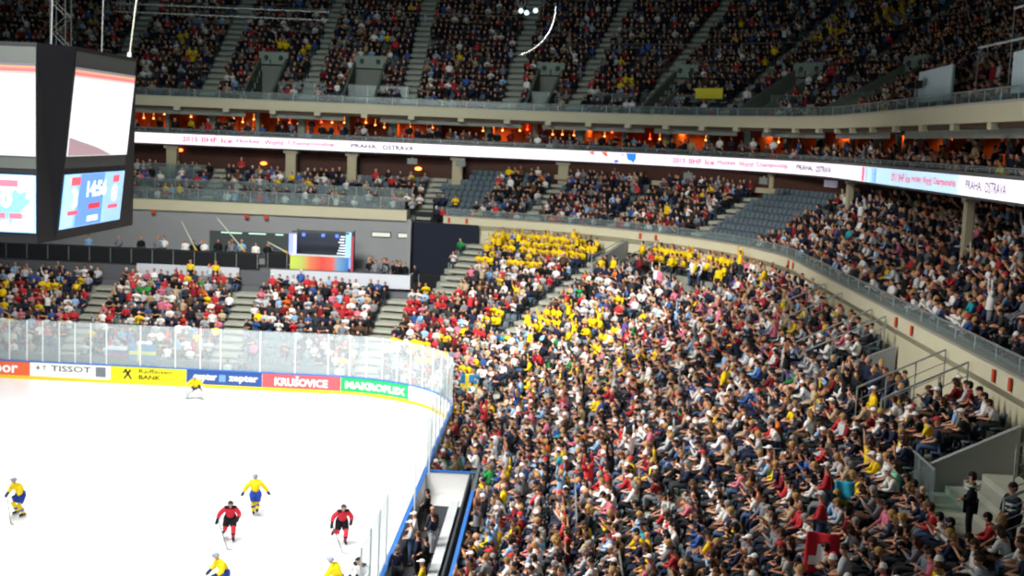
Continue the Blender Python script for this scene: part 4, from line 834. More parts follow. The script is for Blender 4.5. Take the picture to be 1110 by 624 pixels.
def shirt_colour(tier, U, d, p):
    if tier in ('low', 'front'):
        q = (BL[:, 0]-p.x)**2+(BL[:, 1]-p.y)**2 < (BL[:, 2]*1.4)**2
        # yellow-clad blocks under the ledge
        if 17.8 < U < 40.5 and d > 16.0-.0*(U-18)+.02*(U-18) and rnd.random() < .93: return 'yellow'
        if 18 < U < 34 and d > 14.9 and rnd.random() < .45: return 'yellow'
        if 49.5 < U < 72 and d > 17.1 and rnd.random() < .82: return 'yellow'
        hit_ = [BLOBS[i][3] for i in np.nonzero(q)[0]]
        if hit_ and rnd.random() < .88: return hit_[0]
        if U < 38 and d < 15: return pick(W_LEFT)
        return pick(W_LOW)
    if tier == 'mid':
        q = (BL[:, 0]-p.x)**2+(BL[:, 1]-p.y)**2 < BL[:, 2]**2
        return pick(W_LOW if rnd.random() < .4 else W_DARK)
    if tier == 'up':
        q = np.nonzero((BL[:, 0]-p.x)**2+(BL[:, 1]-p.y)**2 < BL[:, 2]**2)[0]
        if len(q) and p.z > 18 and rnd.random() < .55: return BLOBS[q[0]][3]
        if 50 < U < 66 and d < 6: return pick(W_LEFT)
        return pick(W_DARK)
    return pick(W_DARK)

# ------------------------------------------------------------------ seat list and occupancy
SEATS = []       # (tier, U, d, row, point, angle, occupied)
def lay_rows(tier, t, key, u0, u1, occ, pitch=.5, rows=None):
    ring = t['ring']
    for k in (rows or range(t['n'])):
        d = row_d(t, k)+.42; z = row_z(t, k); s = ring.u2s(u0, d)+rnd.uniform(0, .2); s1 = ring.u2s(u1, d)
        while s < s1:
            U = ring.s2u(s, d); s += pitch
            if in_aisle(key, ring, U, d) or in_void(t, U, d): continue
            if tier == 'mid' and any((ring.p(U, d)-c_).length < 1.15 or (ring.p(U, d+1.1)-c_).length < .8 for c_ in COLS): continue
            p = ring.p(U, d, z); n = ring.n(U); oc = rnd.random() < occ(U, d, k)
            if oc: p = ring.p(U, d+rnd.uniform(-.06, .16), z)
            ang = atan2(-n.y, -n.x)-pi/2
            SEATS.append((tier, U, d, k, p, ang, oc))
def occ_low(U, d, k):
    if U < -7 and -8.9 < U and 0: return 0
    if 108.4 < U < 110 and d > 14.9: return .5
    if -1.5 < U+7.9 < 4.6 and d < 5.5 and U > -8: return .25       # gap by the officials behind the end glass
    if d < 3.4: return .6
    if 68 < U < 76 and 15 < d < 18: return .3
    return .955
def occ_mid(U, d, k):
    if 7.5 < U < 14.5: return .25 if k < 3 else .04
    if 14.5 <= U < 23.5: return .8 if k < 5 else .45
    if 53.5 < U < 68: return .0 if U < 66 or k > 1 else .5
    if U < 4: return .62
    if 68 < U < 74: return .9 if k < 5 else .6
    return .9
def occ_up(U, d, k): return .9 if d > 2 else .7
def occ_suite(U, d, k): return (.62 if U > 60 else .42) if k < 2 else .3
COLS = [TOP.p(U, .9) for U in (-25, -15.2, -10.2, -1.6, 16.5, 37.3, 61, 86.6, 112, 124)]
lay_rows('low', LOW, 'low', -28, 146, occ_low)
lay_rows('front', FRT, 'front', 6.2, 103, lambda U, d, k: .9)
lay_rows('mid', MID, 'mid', -23, 6, occ_mid, rows=range(1, 7))
lay_rows('mid', MID, 'mid', 6.5, 132, occ_mid)
lay_rows('up', UPP, 'up', -50, 120, occ_up)
SUI = dict(ring=TOP, d0=.55, z0=14.98, n=3, rise=.28)
AISLES['suite'] = []
lay_rows('suite', SUI, 'suite', -30, 122, occ_suite, pitch=.55)
def px_of(p):
    d = Vector(p)-CAM; w_ = d.dot(fw)
    if w_ < 1: return None
    return (555+F_PX*d.dot(RR)/w_, 312-F_PX*d.dot(UU)/w_, w_)
def in_view(p, m_=14):
    q = px_of(p); return q is not None and -m_ < q[0] < 1110+m_ and -m_ < q[1] < 624+m_
keep = []
for s in SEATS:
    q = px_of(s[4]+Vector((0, 0, .9)))
    if q and -60 < q[0] < 1170 and -60 < q[1] < 720: keep.append(s)
SEATS = keep
# fans around the flag persons stay; carve room for specially posed people
SPECIAL = [Vector((27.4, -47.5, 6.5)), Vector((31.6, -37.4, 8.6))]
taken = [i for i, s in enumerate(SEATS) if s[6]]
near = sorted([i for i in taken if in_view(SEATS[i][4]+Vector((0, 0, .9)), -2) and SEATS[i][0] == 'low'], key=lambda i: (SEATS[i][4]+Vector((0, 0, .9))-CAM).length)
NEAR = near[:300-0]; NEARSET = set(NEAR)

ORD = 'lowest second third fourth fifth sixth seventh eighth ninth tenth eleventh twelfth thirteenth fourteenth fifteenth sixteenth seventeenth eighteenth nineteenth twentieth'.split()
look = {}
def outfit(i):
    if i in look: return look[i]
    s = SEATS[i]; top = shirt_colour(s[0], s[1], s[2], s[4])
    wts = sum(h[2] for h in HAIRC); q = rnd.random()*wts
    for hn, hc, w_ in HAIRC:
        q -= w_
        if q <= 0: break
    style = rnd.choices(['short_hair', 'long_hair', 'cap', 'bald'], [52, 26, 17, 5])[0]
    capc = rnd.choice(['white', 'white', 'white', 'red', 'navy', 'black', 'black'])
    look[i] = dict(top=top, hair=(hn, hc), style=style, cap=capc, skin=rnd.choice(SKINC), legs=rnd.choice(['navy', 'black', 'black', 'charcoal', 'charcoal', 'navy', 'denim', 'grey', 'brown']),
                   pose=rnd.choices(['hands_on_lap', 'leaning_forward', 'clapping', 'one_arm_raised', 'arms_crossed'], [26, 36, 16, 5, 17])[0], tee=rnd.random() < .3, yaw=rnd.gauss(0, .22)-(.25 if s[1] > 90 else 0), sc=rnd.uniform(.98, 1.1))
    return look[i]
order = {}
for i in taken: order.setdefault((SEATS[i][0], SEATS[i][3]), []).append(i)
nb = {}
for key_, L in order.items():
    L.sort(key=lambda i: SEATS[i][1])
    for a, b in zip(L[:-1], L[1:]):
        if (SEATS[a][4]-SEATS[b][4]).length < .75: nb.setdefault(b, {})['l'] = a; nb.setdefault(a, {})['r'] = b
def hy(c): return c.replace(' ', '-')
def describe(i):
    o = outfit(i)
    h = {'short_hair': 'short %s hair' % hy(o['hair'][0]), 'long_hair': 'long %s hair' % hy(o['hair'][0]), 'cap': '%s cap' % o['cap'], 'bald': 'a bald head'}[o['style']]
    return hy(o['top']), ('T-shirt' if o['tee'] else 'top'), h
used_labels = set()
ACT = {'hands_on_lap': 'hands on lap', 'leaning_forward': 'leaning forward', 'clapping': 'clapping', 'one_arm_raised': 'one arm raised', 'arms_crossed': 'arms crossed'}
def person_label(i):
    for tr in range(60):
        top, gar, h = describe(i); row = ORD[SEATS[i][3]]; n = nb.get(i, {})
        parts = [hy(outfit(n[k])['top']) for k in ('l', 'r') if k in n]
        base = 'spectator, %s %s, %s, %s, %s row' % (top, gar, h, ACT[outfit(i)['pose']], row)
        if len(parts) == 2: base += ', between %s and %s' % tuple(parts)
        elif len(parts) == 1: base += ', beside %s' % parts[0]
        else: base += ', alone'
        if base not in used_labels and len(base.split()) <= 16: used_labels.add(base); return base
        o = look[i]; o['style'] = rnd.choice(['short_hair', 'long_hair', 'cap']); o['pose'] = rnd.choice(list(ACT)); o['cap'] = rnd.choice(['white', 'red', 'navy', 'black'])
    return base
def put_person(name, label, cat, loc, rz, o, group=None, pose=None, key=None, J=None, extra=None, radd=0.0):
    M_ = figure_meshes(pose or o['pose'], J, key, radd); b = bpy.data.objects.new(name, M_['body']); COL.objects.link(b)
    b.location = loc; b.rotation_euler = (0, 0, rz); b.scale = (o.get('sc', 1),)*3; b.color = lin(o['skin']); tag(b, label, cat, group)
    def kid(nm, mesh, c):
        k = bpy.data.objects.new(nm, mesh); COL.objects.link(k); k.parent = b; k.color = lin(PAL.get(c, c)) if not isinstance(c, tuple) else c; return k
    kid('shirt', M_['tshirt' if o.get('tee') else 'shirt'], o['top']); kid('trousers', M_['trousers'], o['legs']); kid('shoes', M_['shoes'], o.get('shoes', '2a2a2c'))
    if o['style'] == 'cap': kid('cap', M_['cap'], o['cap'])
    elif o['style'] != 'bald': kid('hair', M_[o['style']], o['hair'][1])
    return b
for i in NEAR:
    s = SEATS[i]; lb_ = person_label(i); o = outfit(i)
    dz = 0
    b = put_person('spectator', lb_, 'person', s[4]+Vector((0, 0, 0)), s[5]+o['yaw'], o, 'spectators in the side stand')

# ------------------------------------------------------------------ the rest of the crowd: one object
def low_figure(J, sides, detail):
    """small figure of tapered limbs; returns verts, faces, group per vertex (0 skin,1 top,2 legs,3 hair)"""
    mb = MB(); grp = []
    def mark(g): grp.extend([g]*(len(mb.v)-len(grp)))
    c = (J['jaw']+J['crown'])/2+V(0, .01, 0)
    mb.ball(c, (.095, .105, .125), 6 if detail else 5, 4 if detail else 3); mb.tube([J['neck'], J['jaw']], [.06, .05], sides, cap=False); mark(0)
    mb.ball(c+V(0, -.022, .028), (.108, .115, .122), 6 if detail else 5, 4 if detail else 3, cut=-.1); mark(3)
    t0, t1, t2, t3 = J['pelvis'], J['spine'], J['chest'], J['neck']; o = len(mb.v)
    sec = [(t0, .2, .16), (t1, .2, .155), (t2, .235, .155), (t3-V(0, 0, .05), .19, .10), (t3+V(0, 0, .01), .06, .05)]
    n = 8 if detail else 6
    for p, a, b in sec:
        for k in range(n): an = 2*pi*k/n; mb.v.append(tuple(p+V(cos(an)*a, sin(an)*b, 0)))
    for i in range(len(sec)-1):
        for k in range(n): k2 = (k+1) % n; mb.f.append((o+i*n+k, o+i*n+k2, o+(i+1)*n+k2, o+(i+1)*n+k)); mb.mi.append(0)
    mark(1)
    for k in 'LR':
        mb.tube([J['sh'+k], J['elb'+k]], [.078, .064], sides); mark(1)
        mb.tube([J['elb'+k], J['wri'+k], J['palm'+k]], [.056, .042, .036], sides); mark(4)
        if detail: mb.tube([J['palm'+k], J['palm'+k]+(J['palm'+k]-J['wri'+k])], [.035, .015], 4); mark(0)
        mb.tube([J['hip'+k], J['knee'+k]], [.085, .065], sides); mark(2)
        mb.tube([J['knee'+k], J['ank'+k]], [.06, .045], sides); mark(2)
        if detail: mb.tube([J['ank'+k]-V(0, .05, .04), J['toe'+k]], [.045, .035], 4); mark(2)
    return np.array(mb.v), mb.f, np.array(grp)
class Crowd:
    def __init__(s): s.V = []; s.C = []; s.F = {3: [], 4: [], 5: [], 6: []}; s.n = 0
    def add(s, proto, loc, rz, cols, sc=1.0):
        v, f, g = proto; c_, s_ = cos(rz), sin(rz); R_ = np.array([[c_, s_, 0], [-s_, c_, 0], [0, 0, 1]])
        s.V.append(v@R_*sc+np.array(loc)); s.C.append(cols[g]); 
        for q in f: 
            s.F.setdefault(len(q), [])
        s.F['list'] = s.F.get('list', [])+[] if False else s.F.get('list', [])
        s.L.append((f, s.n)); s.n += len(v)
    L = None
def build_cloud(name, items, protos, material, labels):
    """items: (proto key, loc, rz, scale, colour table)"""
    cache = {}
    for k, (v, f, g) in protos.items():
        cache[k] = (np.asarray(v, dtype=np.float64), np.concatenate([np.array(q, dtype=np.int32) for q in f]), np.array([len(q) for q in f], dtype=np.int32), np.asarray(g))
    Vs, Cs, Ls, Ns = [], [], [], []; n = 0
    for k, loc, rz, sc, cols in items:
        v, li, ln, g = cache[k]; c_, s_ = cos(rz), sin(rz)
        R_ = np.array([[c_, s_, 0], [-s_, c_, 0], [0, 0, 1]]); Vs.append((v@R_)*sc+np.array(tuple(loc))); Cs.append(cols[g]); Ls.append(li+n); Ns.append(ln); n += len(v)
    Vv = np.concatenate(Vs).astype(np.float32); Cc = np.concatenate(Cs).astype(np.float32); Ll = np.concatenate(Ls).astype(np.int32); Nn = np.concatenate(Ns)
    me = bpy.data.meshes.new(name); me.vertices.add(len(Vv)); me.vertices.foreach_set('co', Vv.ravel()); me.loops.add(len(Ll)); me.loops.foreach_set('vertex_index', Ll)
    me.polygons.add(len(Nn)); me.polygons.foreach_set('loop_start', np.concatenate([[0], np.cumsum(Nn)[:-1]]).astype(np.int32)); me.polygons.foreach_set('loop_total', Nn)
    me.polygons.foreach_set('use_smooth', np.ones(len(Nn), dtype=bool)); me.update(calc_edges=True); me.validate()
    at = me.attributes.new('tint', 'FLOAT_COLOR', 'POINT'); at.data.foreach_set('color', Cc.ravel()); me.materials.append(material)
    o = bpy.data.objects.new(name, me); COL.objects.link(o); tag(o, labels[0], labels[1], kind='stuff'); return o
PJ = {p: joints(p) for p in POSES}
protos = {}
for p in PJ:
    protos[p, 1] = low_figure(PJ[p], 5, True); protos[p, 0] = low_figure(PJ[p], 4, False)
items = []
for i in taken:
    if i in NEARSET: continue
    s = SEATS[i]; o = outfit(i); dist = (s[4]-CAM).length
    pose = o['pose']; tier = s[0]
    if rnd.random() < (.05 if tier == 'low' else .03): pose = rnd.choice(['standing', 'standing_arms_up', 'standing_hands_front'])
    if tier == 'suite' and rnd.random() < .2: pose = 'standing_hands_front'
    sk = lin(o['skin']); tp = lin(PAL[o['top']]); j_ = rnd.uniform(.8, 1.15); tp = tuple(min(1, c*j_) for c in tp[:3])+(1,)
    hr = lin(PAL[o['cap']]) if o['style'] == 'cap' else (sk if o['style'] == 'bald' else lin(o['hair'][1]))
    cols = np.array([sk, tp, lin(PAL[o['legs']]), hr, sk if o['tee'] else tp])
    items.append(((pose, 1 if dist < 75 else 0), tuple(s[4]), s[5]+o['yaw'], o['sc'], cols))
# standing people without seats: concourse, landings, end platform
def loose(tier, ring, U, d, z, face=None, tops=('black', 'navy', 'charcoal', 'white', 'grey'), pose=None):
    p = ring.p(U, d, z); n = ring.n(U);
    rz = atan2(-n.y, -n.x)-pi/2+rnd.uniform(-.6, .6)+(face or 0)
    sk = lin(rnd.choice(SKINC)); tp = lin(PAL[rnd.choice(tops)]); hr = lin(rnd.choice(HAIRC)[1]); cols = np.array([sk, tp, lin(PAL[rnd.choice(['black', 'navy', 'charcoal', 'denim'])]), hr, tp])
    items.append(((pose or rnd.choice(['standing', 'standing_hands_front']), 1), tuple(p), rz, rnd.uniform(.95, 1.05), cols))
for k in range(20): loose('x', RINK, rnd.uniform(110.6, 117.5), rnd.uniform(16.4, 18.2), 6.9, tops=('black', 'black', 'navy', 'charcoal'))
for k in range(18): loose('x', RINK, rnd.uniform(-21, -7), rnd.uniform(13.2, 14.3), 6.35, tops=('white', 'light blue', 'black', 'grey'))
for k in range(12): loose('x', RINK, rnd.uniform(-.5, 3.5), rnd.uniform(13.2, 16), 5.4, tops=('white', 'black', 'grey'))
for k in range(8): loose('x', RINK, rnd.uniform(3.8, 8.5), rnd.uniform(14.4, 17), 5.15, tops=('black', 'black', 'white'))
for k in range(5): loose('x', RINK, rnd.uniform(44, 48.5), rnd.uniform(15.6, 17), 6.9, tops=('yellow', 'yellow', 'black'))
for k in range(9): loose('x', RINK, rnd.uniform(55, 75), 16.6, zl(16.2), tops=('yellow', 'navy', 'black', 'white'))
for k in range(26): loose('x', RINK, rnd.uniform(88, 118), 27.0, 12.8, tops=('black', 'navy', 'charcoal', 'white'))
for a in (-4.4, -3.0, -2.0, 5.0): loose('x', RINK, a-4, 1.2, -.1, tops=('white', 'pale grey', 'black'), pose='standing_hands_front')
build_cloud('crowd', items, protos, M_CROWD, ('thousands of seated spectators in mixed colours filling every tier of the arena', 'crowd'))

# ------------------------------------------------------------------ seats
def seat_parts():
    pan = MB().box((0, -.02, .42), (.43, .40, .05)); pan.box((0, .17, .40), (.43, .05, .07)); pan.box((0, -.05, .2), (.06, .1, .42))
    back = MB(); n = 6
    for yy in (0, .035):
        for r_ in range(4):
            for k in range(n+1):
                x = -.215+.43*k/n; z = .46+[0, .16, .30, .36][r_]-(.03*(2*k/n-1)**4 if r_ == 3 else 0); back.v.append((x, -.20-yy-.03*r_+.05*(2*k/n-1)**2, z))
    W_ = n+1
    for s_ in (0, 1):
        for r_ in range(3):
            for k in range(n):
                a = s_*4*W_+r_*W_+k; back.f.append((a, a+1, a+1+W_, a+W_) if s_ else (a, a+W_, a+W_+1, a+1)); back.mi.append(0)
    for k in range(n): a = 3*W_+k; back.f.append((a, a+4*W_, a+4*W_+1, a+1)); back.mi.append(0)
    return pan, back
pan, back = seat_parts()
m_pan, m_back = pan.mesh('seat_pan', [M_SEAT]), back.mesh('seat_back', [M_SEAT], True)
empty_seats = [i for i, s in enumerate(SEATS) if not s[6] and s[0] in ('low', 'mid') and in_view(s[4]+Vector((0, 0, .6)), -2)]
empty_seats.sort(key=lambda i: (SEATS[i][4]-CAM).length)
for i in empty_seats[:300]:
    s = SEATS[i]; r = bpy.data.objects.new('stadium_seat', None); COL.objects.link(r); r.location = s[4]; r.rotation_euler = (0, 0, s[5]); r.empty_display_size = .2
    if s[0] == 'low': where = 'in the %s row of the lower stand' % ORD[s[3]]
    else: where = 'in the %s row of the middle tier' % ORD[s[3]]
    if 53 < s[1] < 68 and s[0] == 'mid': lb_, g_ = 'one of the empty blue-grey seats, %s row of the empty corner block' % ORD[s[3]], 'seats of the empty corner block row '+ORD[s[3]]
    else:
        q = [j for j in taken if SEATS[j][0] == s[0] and SEATS[j][3] == s[3]]
        q = sorted(q, key=lambda j: (SEATS[j][4]-s[4]).length)[:2]; a = ' and '.join(hy(outfit(j)['top']) for j in q)
        lb_, g_ = 'empty blue-grey seat %s, near %s shirts' % (where, a), 'empty seats '+where
    tag(r, lb_, 'seat', g_)
    for nm, me in (('seat', m_pan), ('backrest', m_back)): k = bpy.data.objects.new(nm, me); COL.objects.link(k); k.parent = r
done = set(empty_seats[:300])
fs = pan.f+[tuple(i+len(pan.v) for i in f) for f in back.f]; sv = np.array(pan.v+back.v); base = lin('56656e')
items = []
for i, s in enumerate(SEATS):
    if i in done or s[0] in ('suite',): continue
    if s[0] == 'up' and s[6] and s[3] > 3: continue
    c_ = np.array([tuple(x*rnd.uniform(.9, 1.1) for x in base[:3])+(1,)]); items.append(('s', tuple(s[4]), s[5], 1.0, c_))
build_cloud('seats', items, {'s': (sv, fs, np.zeros(len(sv), dtype=int))}, M_CROWD, ('rows of blue-grey plastic seats, mostly hidden beneath the crowd', 'seats'))

# ------------------------------------------------------------------ guards, bench staff and special fans
def O(top, legs='black', style='short_hair', hair=('dark brown', '2a1c14'), **k): return dict(top=top, legs=legs, style=style, hair=hair, cap=k.pop('cap', 'white'), skin=k.pop('skin', 'd49a7a'), tee=k.pop('tee', False), sc=k.pop('sc', 1.0), **k)
M_REF = mat('reflective_band', 'd8dcc8', .4)
for loc, rz, lb_, sc_ in (((31.7, -48.3, 6.9), 1.9, 'security guard in dark jacket with pale reflective bands, standing nearer the stand rail', 1.06), ((31.1, -47.2, 6.9), 1.2, 'security guard in black with a pale striped shoulder, standing beside the grey glass parapet', 1.02)):
    g = put_person('security_guard', lb_, 'person', loc, rz, O('navy' if sc_ > 1.03 else 'black', 'black', sc=sc_), pose='standing_hands_front')
    for z in ((1.12, 1.24) if sc_ > 1.03 else (1.33, 1.42)):
        mb = MB(); n = 14
        for q in (0, .06):
            for k in range(n): an = 2*pi*k/n; mb.v.append((cos(an)*.235, sin(an)*.185-.01, z+q))
        for k in range(n): k2 = (k+1) % n; mb.f.append((k, k2, n+k2, n+k)); mb.mi.append(0)
        b_ = mb.build('reflective_band', M_REF, g)
ST = [((15.45, -34.6, .16), .3, 'navy', 'charcoal', 'short_hair', 'dark-suited grey-haired man standing at the front of the bench, nearest the camera', ('grey', '8d8a86')),
      ((16.3, -30.4, .16), 1.2, 'navy', 'pale grey', 'short_hair', 'man in navy jacket and pale trousers standing mid bench', ('brown', '4a3222')),
      ((16.0, -32.9, .16), 1.4, 'navy', 'black', 'short_hair', 'man in navy jacket with brown hair standing near bench front', ('brown', '5a3a22')),
      ((16.35, -33.4, .16), 1.4, 'black', 'black', 'short_hair', 'man in black jacket standing behind the navy-jacketed man at the bench', ('dark brown', '2a1c14')),
      ((15.75, -27.2, .16), 1.4, 'black', 'black', 'short_hair', 'dark figure standing beside the tall glass gate post', ('black', '131014')),
      ((16.2, -29.6, .16), .8, 'charcoal', 'black', 'bald', 'bald man in charcoal standing behind the bench gate', ('grey', '8d8a86')),
      ((15.6, -31.6, .16), 1.6, 'pale grey', 'denim', 'cap', 'bench player in pale grey with white cap near the ice', ('grey', '8d8a86')),
      ((15.6, -30.5, .16), 1.6, 'white', 'denim', 'cap', 'bench player in white with white cap leaning by the boards', ('grey', '8d8a86')),
      ((16.5, -36.0, .16), 1.5, 'yellow', 'denim', 'cap', 'yellow-shirted bench player with white cap at the picture bottom', ('grey', '8d8a86'))]
for loc, rz, tp, lg, sty, lb_, hr in ST: put_person('person', lb_, 'person', loc, rz, O(tp, lg, sty, hr), pose='standing' if rnd.random() < .5 else 'standing_hands_front')
SP = [((31.3, -36.2, 6.95), 1.6, 'yellow', 'yellow', 'cap', 'white', 'yellow-clad fan in a white hat standing below the steel handrail, nearer the ice', 'standing_hands_front'),
      ((31.9, -36.9, 6.95), 1.4, 'yellow', 'yellow', 'cap', 'light blue', 'yellow-clad fan in a pale blue hat standing below the steel handrail, nearer the wall', 'standing_hands_front'),
      ((27.5, -47.0, 6.2), 1.3, 'red', 'denim', 'cap', 'white', 'red-shirted fan in a white cap standing behind the red cross flag', 'standing_hands_front'),
      ((27.9, -45.6, 6.6), 1.3, 'red', 'denim', 'cap', 'white', 'red-shirted fan in a white cap standing just behind the red flag group', 'standing_hands_front'),
      ((15.9, -3.0, .8), 2.3, 'yellow', 'denim', 'short_hair', 'white', 'yellow-shirted fan standing above the corner flag behind the glass', 'standing_hands_front'),
      ((-3.5, 11.0, 5.1), pi, 'yellow', 'navy', 'short_hair', 'white', 'yellow-shirted person standing by the banner parapet, nearer the scoreboard', 'standing'),
      ((-5.3, 11.0, 5.1), pi, 'yellow', 'navy', 'short_hair', 'white', 'yellow-shirted person standing by the banner parapet, nearer the stairs', 'standing')]
for loc, rz, tp, lg, sty, cp, lb_, ps in SP: put_person('spectator', lb_, 'person', loc, rz, O(tp, lg, sty, ('blond', 'b08c50'), cap=cp), pose=ps)

# ------------------------------------------------------------------ hockey players
def player(lb_, loc, rz, kit, jt, stick=None, goalie=False):
    """jt: joint overrides; kit: jersey, trim, pants, socks, helmet, gloves"""
    J = joints('standing'); base = dict(pelvis=(0, -.08, .92), spine=(0, -.02, 1.07), chest=(0, .10, 1.24), neck=(0, .20, 1.39), jaw=(0, .25, 1.46), head=(0, .28, 1.54), crown=(0, .27, 1.615),
        shL=(-.21, .14, 1.33), shR=(.21, .14, 1.33), elbL=(-.36, .16, 1.10), elbR=(.36, .16, 1.10), wriL=(-.28, .40, .98), wriR=(.26, .40, .95),
        hipL=(-.11, -.06, .88), hipR=(.11, -.06, .88), kneeL=(-.20, .16, .52), kneeR=(.20, .14, .52), ankL=(-.24, -.02, .14), ankR=(.24, -.06, .14), toeL=(-.26, .14, .09), toeR=(.26, .10, .09))
    base.update(jt)
    for k, v in base.items(): J[k] = V(*v)
    for k in 'LR': J['palm'+k] = J['wri'+k]+(J['wri'+k]-J['elb'+k]).normalized()*.07
    key = 'player_%d' % len(MESHES); M_ = figure_meshes(key, J, key, .035)
    b = bpy.data.objects.new('hockey_player' if not goalie else 'goaltender', M_['body']); COL.objects.link(b); b.location = loc; b.rotation_euler = (0, 0, rz); b.color = lin('d49a7a'); tag(b, lb_, 'hockey player')
    def kid(nm, me, c):
        k = bpy.data.objects.new(nm, me); COL.objects.link(k); k.parent = b; k.color = lin(c); return k
    kid('jersey', M_['shirt'], kit['jersey'])
    mb = MB()
    for k in 'LR': mb.tube([J['pelvis'].lerp(J['hip'+k], .4)+V(0, 0, .10), J['hip'+k], J['hip'+k].lerp(J['knee'+k], .8)], [.17, .16, .13], 10)
    kid('hockey_pants', mb.mesh('pants', [M_CLOTH], True), kit['pants'])
    for k in 'LR':
        kn, an, to = J['knee'+k], J['ank'+k], J['toe'+k]; hp = J['hip'+k]
        if goalie:
            mb = MB(); dd = (an-kn).normalized(); rot = (dd.to_track_quat('-Z', 'Y')).to_matrix(); mb.box(kn.lerp(an, .42)+V(0, .09, 0), (.29, .17, .82), rot=rot); kid('leg_pad', mb.mesh('leg_pad', [M_CLOTH]), 'dadedf')
        else:
            mb = MB().tube([hp.lerp(kn, .75), kn+V(0, .02, 0), kn.lerp(an, .5), an], [.09, .098, .088, .06], 10); kid('sock', mb.mesh('sock', [M_CLOTH], True), kit['socks'])
            mb = MB().tube([kn.lerp(an, .45), kn.lerp(an, .65)], [.096, .09], 10); kid('sock_stripe', mb.mesh('sock_stripe', [M_CLOTH], True), kit['trim'])
        dd = (to-an); dd.z = 0; dd.normalize(); side = V(-dd.y, dd.x, 0)
        sk_ = kid('skate', MB().tube([an-dd*.07+V(0, 0, -.04), an+V(0, 0, -.01), to+dd*.04+V(0, 0, .0)], [.05, .06, .045], 8).mesh('skate', [M_CLOTH], True), '26262a')
        a = an-dd*.12; e = to+dd*.08; zb = an.z-.14
        bl = MB().add([a+side*.006+V(0, 0, -.135), e+side*.006+V(0, 0, e.z*0-.08-(an.z-to.z)*0), e+side*.006+V(0, 0, -.04), a+side*.006+V(0, 0, -.08), a-side*.006+V(0, 0, -.135), e-side*.006+V(0, 0, -.08), e-side*.006+V(0, 0, -.04), a-side*.006+V(0, 0, -.08)], [(0,1,2,3),(7,6,5,4),(0,4,5,1),(1,5,6,2),(2,6,7,3),(3,7,4,0)]).mesh('blade', [M_RAIL]); kk = bpy.data.objects.new('blade', bl); COL.objects.link(kk); kk.parent = sk_
        w_, p = J['wri'+k], J['palm'+k]; d = (p-w_).normalized(); mb = MB().tube([w_-d*.08, w_, p+d*.03, p+d*.08], [.062, .06, .068, .04], 8); 
        for q in (-1.5, -.5, .5, 1.5): mb.tube([p+d*.03+V(q*.022, 0, 0), p+d*.09+V(q*.022, 0, -.02)], [.02, .017], 6)
        mb.tube([w_+d*.03, p+V(-.05 if k == 'R' else .05, .02, .0)], [.025, .02], 6)
        kid('glove', mb.mesh('glove', [M_CLOTH], True), kit['gloves'])
    c = M_['head']; mb = MB().ball(c+V(0, -.008, .03), (.118, .135, .118), 12, 9, cut=-.12); mb.box(c+V(0, .10, .075), (.15, .06, .05)); hm = kid('helmet', mb.mesh('helmet', [M_CLOTH], True), kit['helmet'])
    mb = MB()
    if goalie:
        for q in range(5): mb.tube([c+V(-.09+.045*q, .10, .06), c+V(-.07+.035*q, .155, -.02), c+V(-.05+.025*q, .12, -.09)], .006, 4)
    else: mb.tube([c+V(-.1, .07, .05), c+V(0, .13, .035), c+V(.1, .07, .05)], [.02, .02, .02], 5)
    kk = bpy.data.objects.new('visor', mb.mesh('visor', [M_RAIL], True)); COL.objects.link(kk); kk.parent = b
    # number block on the back and shoulder trim
    mb = MB().tube([J['shL']+V(-.02, 0, .05), J['neck']+V(0, -.01, .0), J['shR']+V(.02, 0, .05)], [.075, .085, .075], 8); kid('shoulder_yoke', mb.mesh('yoke', [M_CLOTH], True), kit['trim2'])
    if stick:
        a, bb, hook = [V(*q) for q in stick]; mb = MB().tube([a, bb], .016, 6, flat=.7); mb.tube([bb, bb+hook*.5+V(0, 0, .0), bb+hook], [.03, .035, .025], 6, flat=.35)
        s_ = MB(); s_.v = [tuple(Vector(b.matrix_basis if False else (0, 0, 0))+Vector(v)) for v in mb.v]; s_.f = mb.f; s_.mi = mb.mi
        st_ = s_.build('hockey_stick', mat('stick_dark', '3a3632', .5), None); st_.location = loc; st_.rotation_euler = (0, 0, rz); tag(st_, 'hockey stick held by the '+' '.join(lb_.split(',')[0].split()[:10]), 'hockey stick')
        if goalie: st_.data.materials[0] = mat('stick_pale', 'd0cfc8', .5)
    return b
YK = dict(jersey='f3d516', trim='2850b0', trim2='f3d516', pants='2747a8', socks='f3d516', helmet='98a2bc', gloves='2a3460')
RK = dict(jersey='c8283c', trim='18181c', trim2='17171b', pants='17171b', socks='d83848', helmet='3a3438', gloves='17171b')
player('yellow and blue player skating alone at the far side of the ice', (-1.12, -27.6, 0), 2.6, YK, {}, ((.26, .42, 1.05), (-.75, .95, .05), (-.25, .05, 0)))
player('yellow player seen from the front with number on the jersey, nearest the middle', (8.26, -25.7, 0), .3, YK, dict(elbL=(-.42, .02, 1.12), wriL=(-.5, .1, .92), elbR=(.42, .05, 1.12), wriR=(.55, .2, .88), kneeL=(-.08, .1, .52), kneeR=(.1, .02, .5), ankL=(-.08, -.12, .14), ankR=(.06, -.3, .3), toeL=(-.08, .05, .09), toeR=(.06, -.2, .16)), ((.55, .2, .92), (-.1, 1.2, .05), (-.25, .05, 0)))
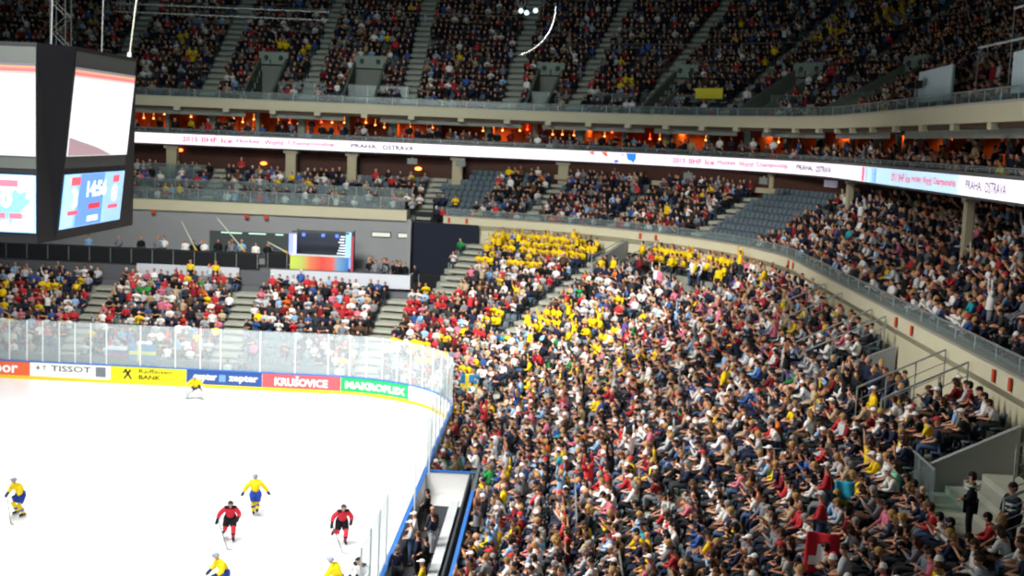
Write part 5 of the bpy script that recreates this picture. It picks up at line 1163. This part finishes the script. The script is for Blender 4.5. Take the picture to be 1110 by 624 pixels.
player('red and black player striding toward the camera beside the yellow player', (8.12, -29.3, 0), 3.4, RK, dict(elbR=(.42, .1, 1.12), wriR=(.5, .24, .9), kneeL=(-.12, .26, .56), ankL=(-.12, .1, .14), toeL=(-.12, .26, .09), ankR=(.2, -.42, .34), toeR=(.24, -.36, .2)), ((.5, .25, 1.0), (.1, 1.3, .05), (-.25, .05, 0)))
player('red and black player closest to the curved side boards', (12.54, -29.0, 0), 3.5, RK, dict(elbR=(.40, .12, 1.12), wriR=(.46, .28, .9), kneeL=(-.12, .26, .56), ankL=(-.12, .1, .14), toeL=(-.12, .26, .09), ankR=(.25, -.45, .4), toeR=(.3, -.4, .26)), ((.46, .3, .95), (.2, 1.3, .05), (-.25, .05, 0)))
player('yellow player bending low at the bottom picture edge, farther from the boards', (9.5, -35.6, 0), 2.2, YK, dict(), ((.26, .42, 1.0), (-.5, 1.2, .05), (-.25, .05, 0)))
player('yellow player at the bottom picture edge with stick out toward centre ice', (13.5, -35.6, 0), 1.3, YK, dict(elbL=(-.42, .2, 1.1), wriL=(-.5, .45, 1.0)), ((-.4, .2, 1.1), (-.2, 1.5, .25), (-.1, .25, 0)))
player('dark-helmeted player in white at the bottom edge beside the boards', (14.3, -35.2, 0), 2.8, dict(RK, jersey='e8e8ea', helmet='17171b'), dict(), None)
player('goaltender in yellow with wide white pads before the blue advert', (-.67, -3.5, 0), 3.1, dict(YK, helmet='eef0f0', gloves='f0f0ee', pants='4a4c58'), dict(pelvis=(0, -.1, .72), spine=(0, -.02, .88), chest=(0, .1, 1.05), neck=(0, .18, 1.2), jaw=(0, .22, 1.27), head=(0, .25, 1.35), crown=(0, .24, 1.42), shL=(-.22, .12, 1.14), shR=(.22, .12, 1.14), elbL=(-.42, .16, .95), elbR=(.42, .16, .95), wriL=(-.5, .38, .85), wriR=(.48, .38, .7), hipL=(-.13, -.08, .68), hipR=(.13, -.08, .68), kneeL=(-.36, .15, .46), kneeR=(.36, .15, .46), ankL=(-.55, -.02, .14), ankR=(.55, -.02, .14), toeL=(-.62, .12, .09), toeR=(.62, .12, .09)), ((.48, .4, .95), (.1, .75, .06), (-.5, .05, 0)), True)
mb = MB()
for s_, a, bx in ((1, 'blocker', (.36, .1, .42)),): pass
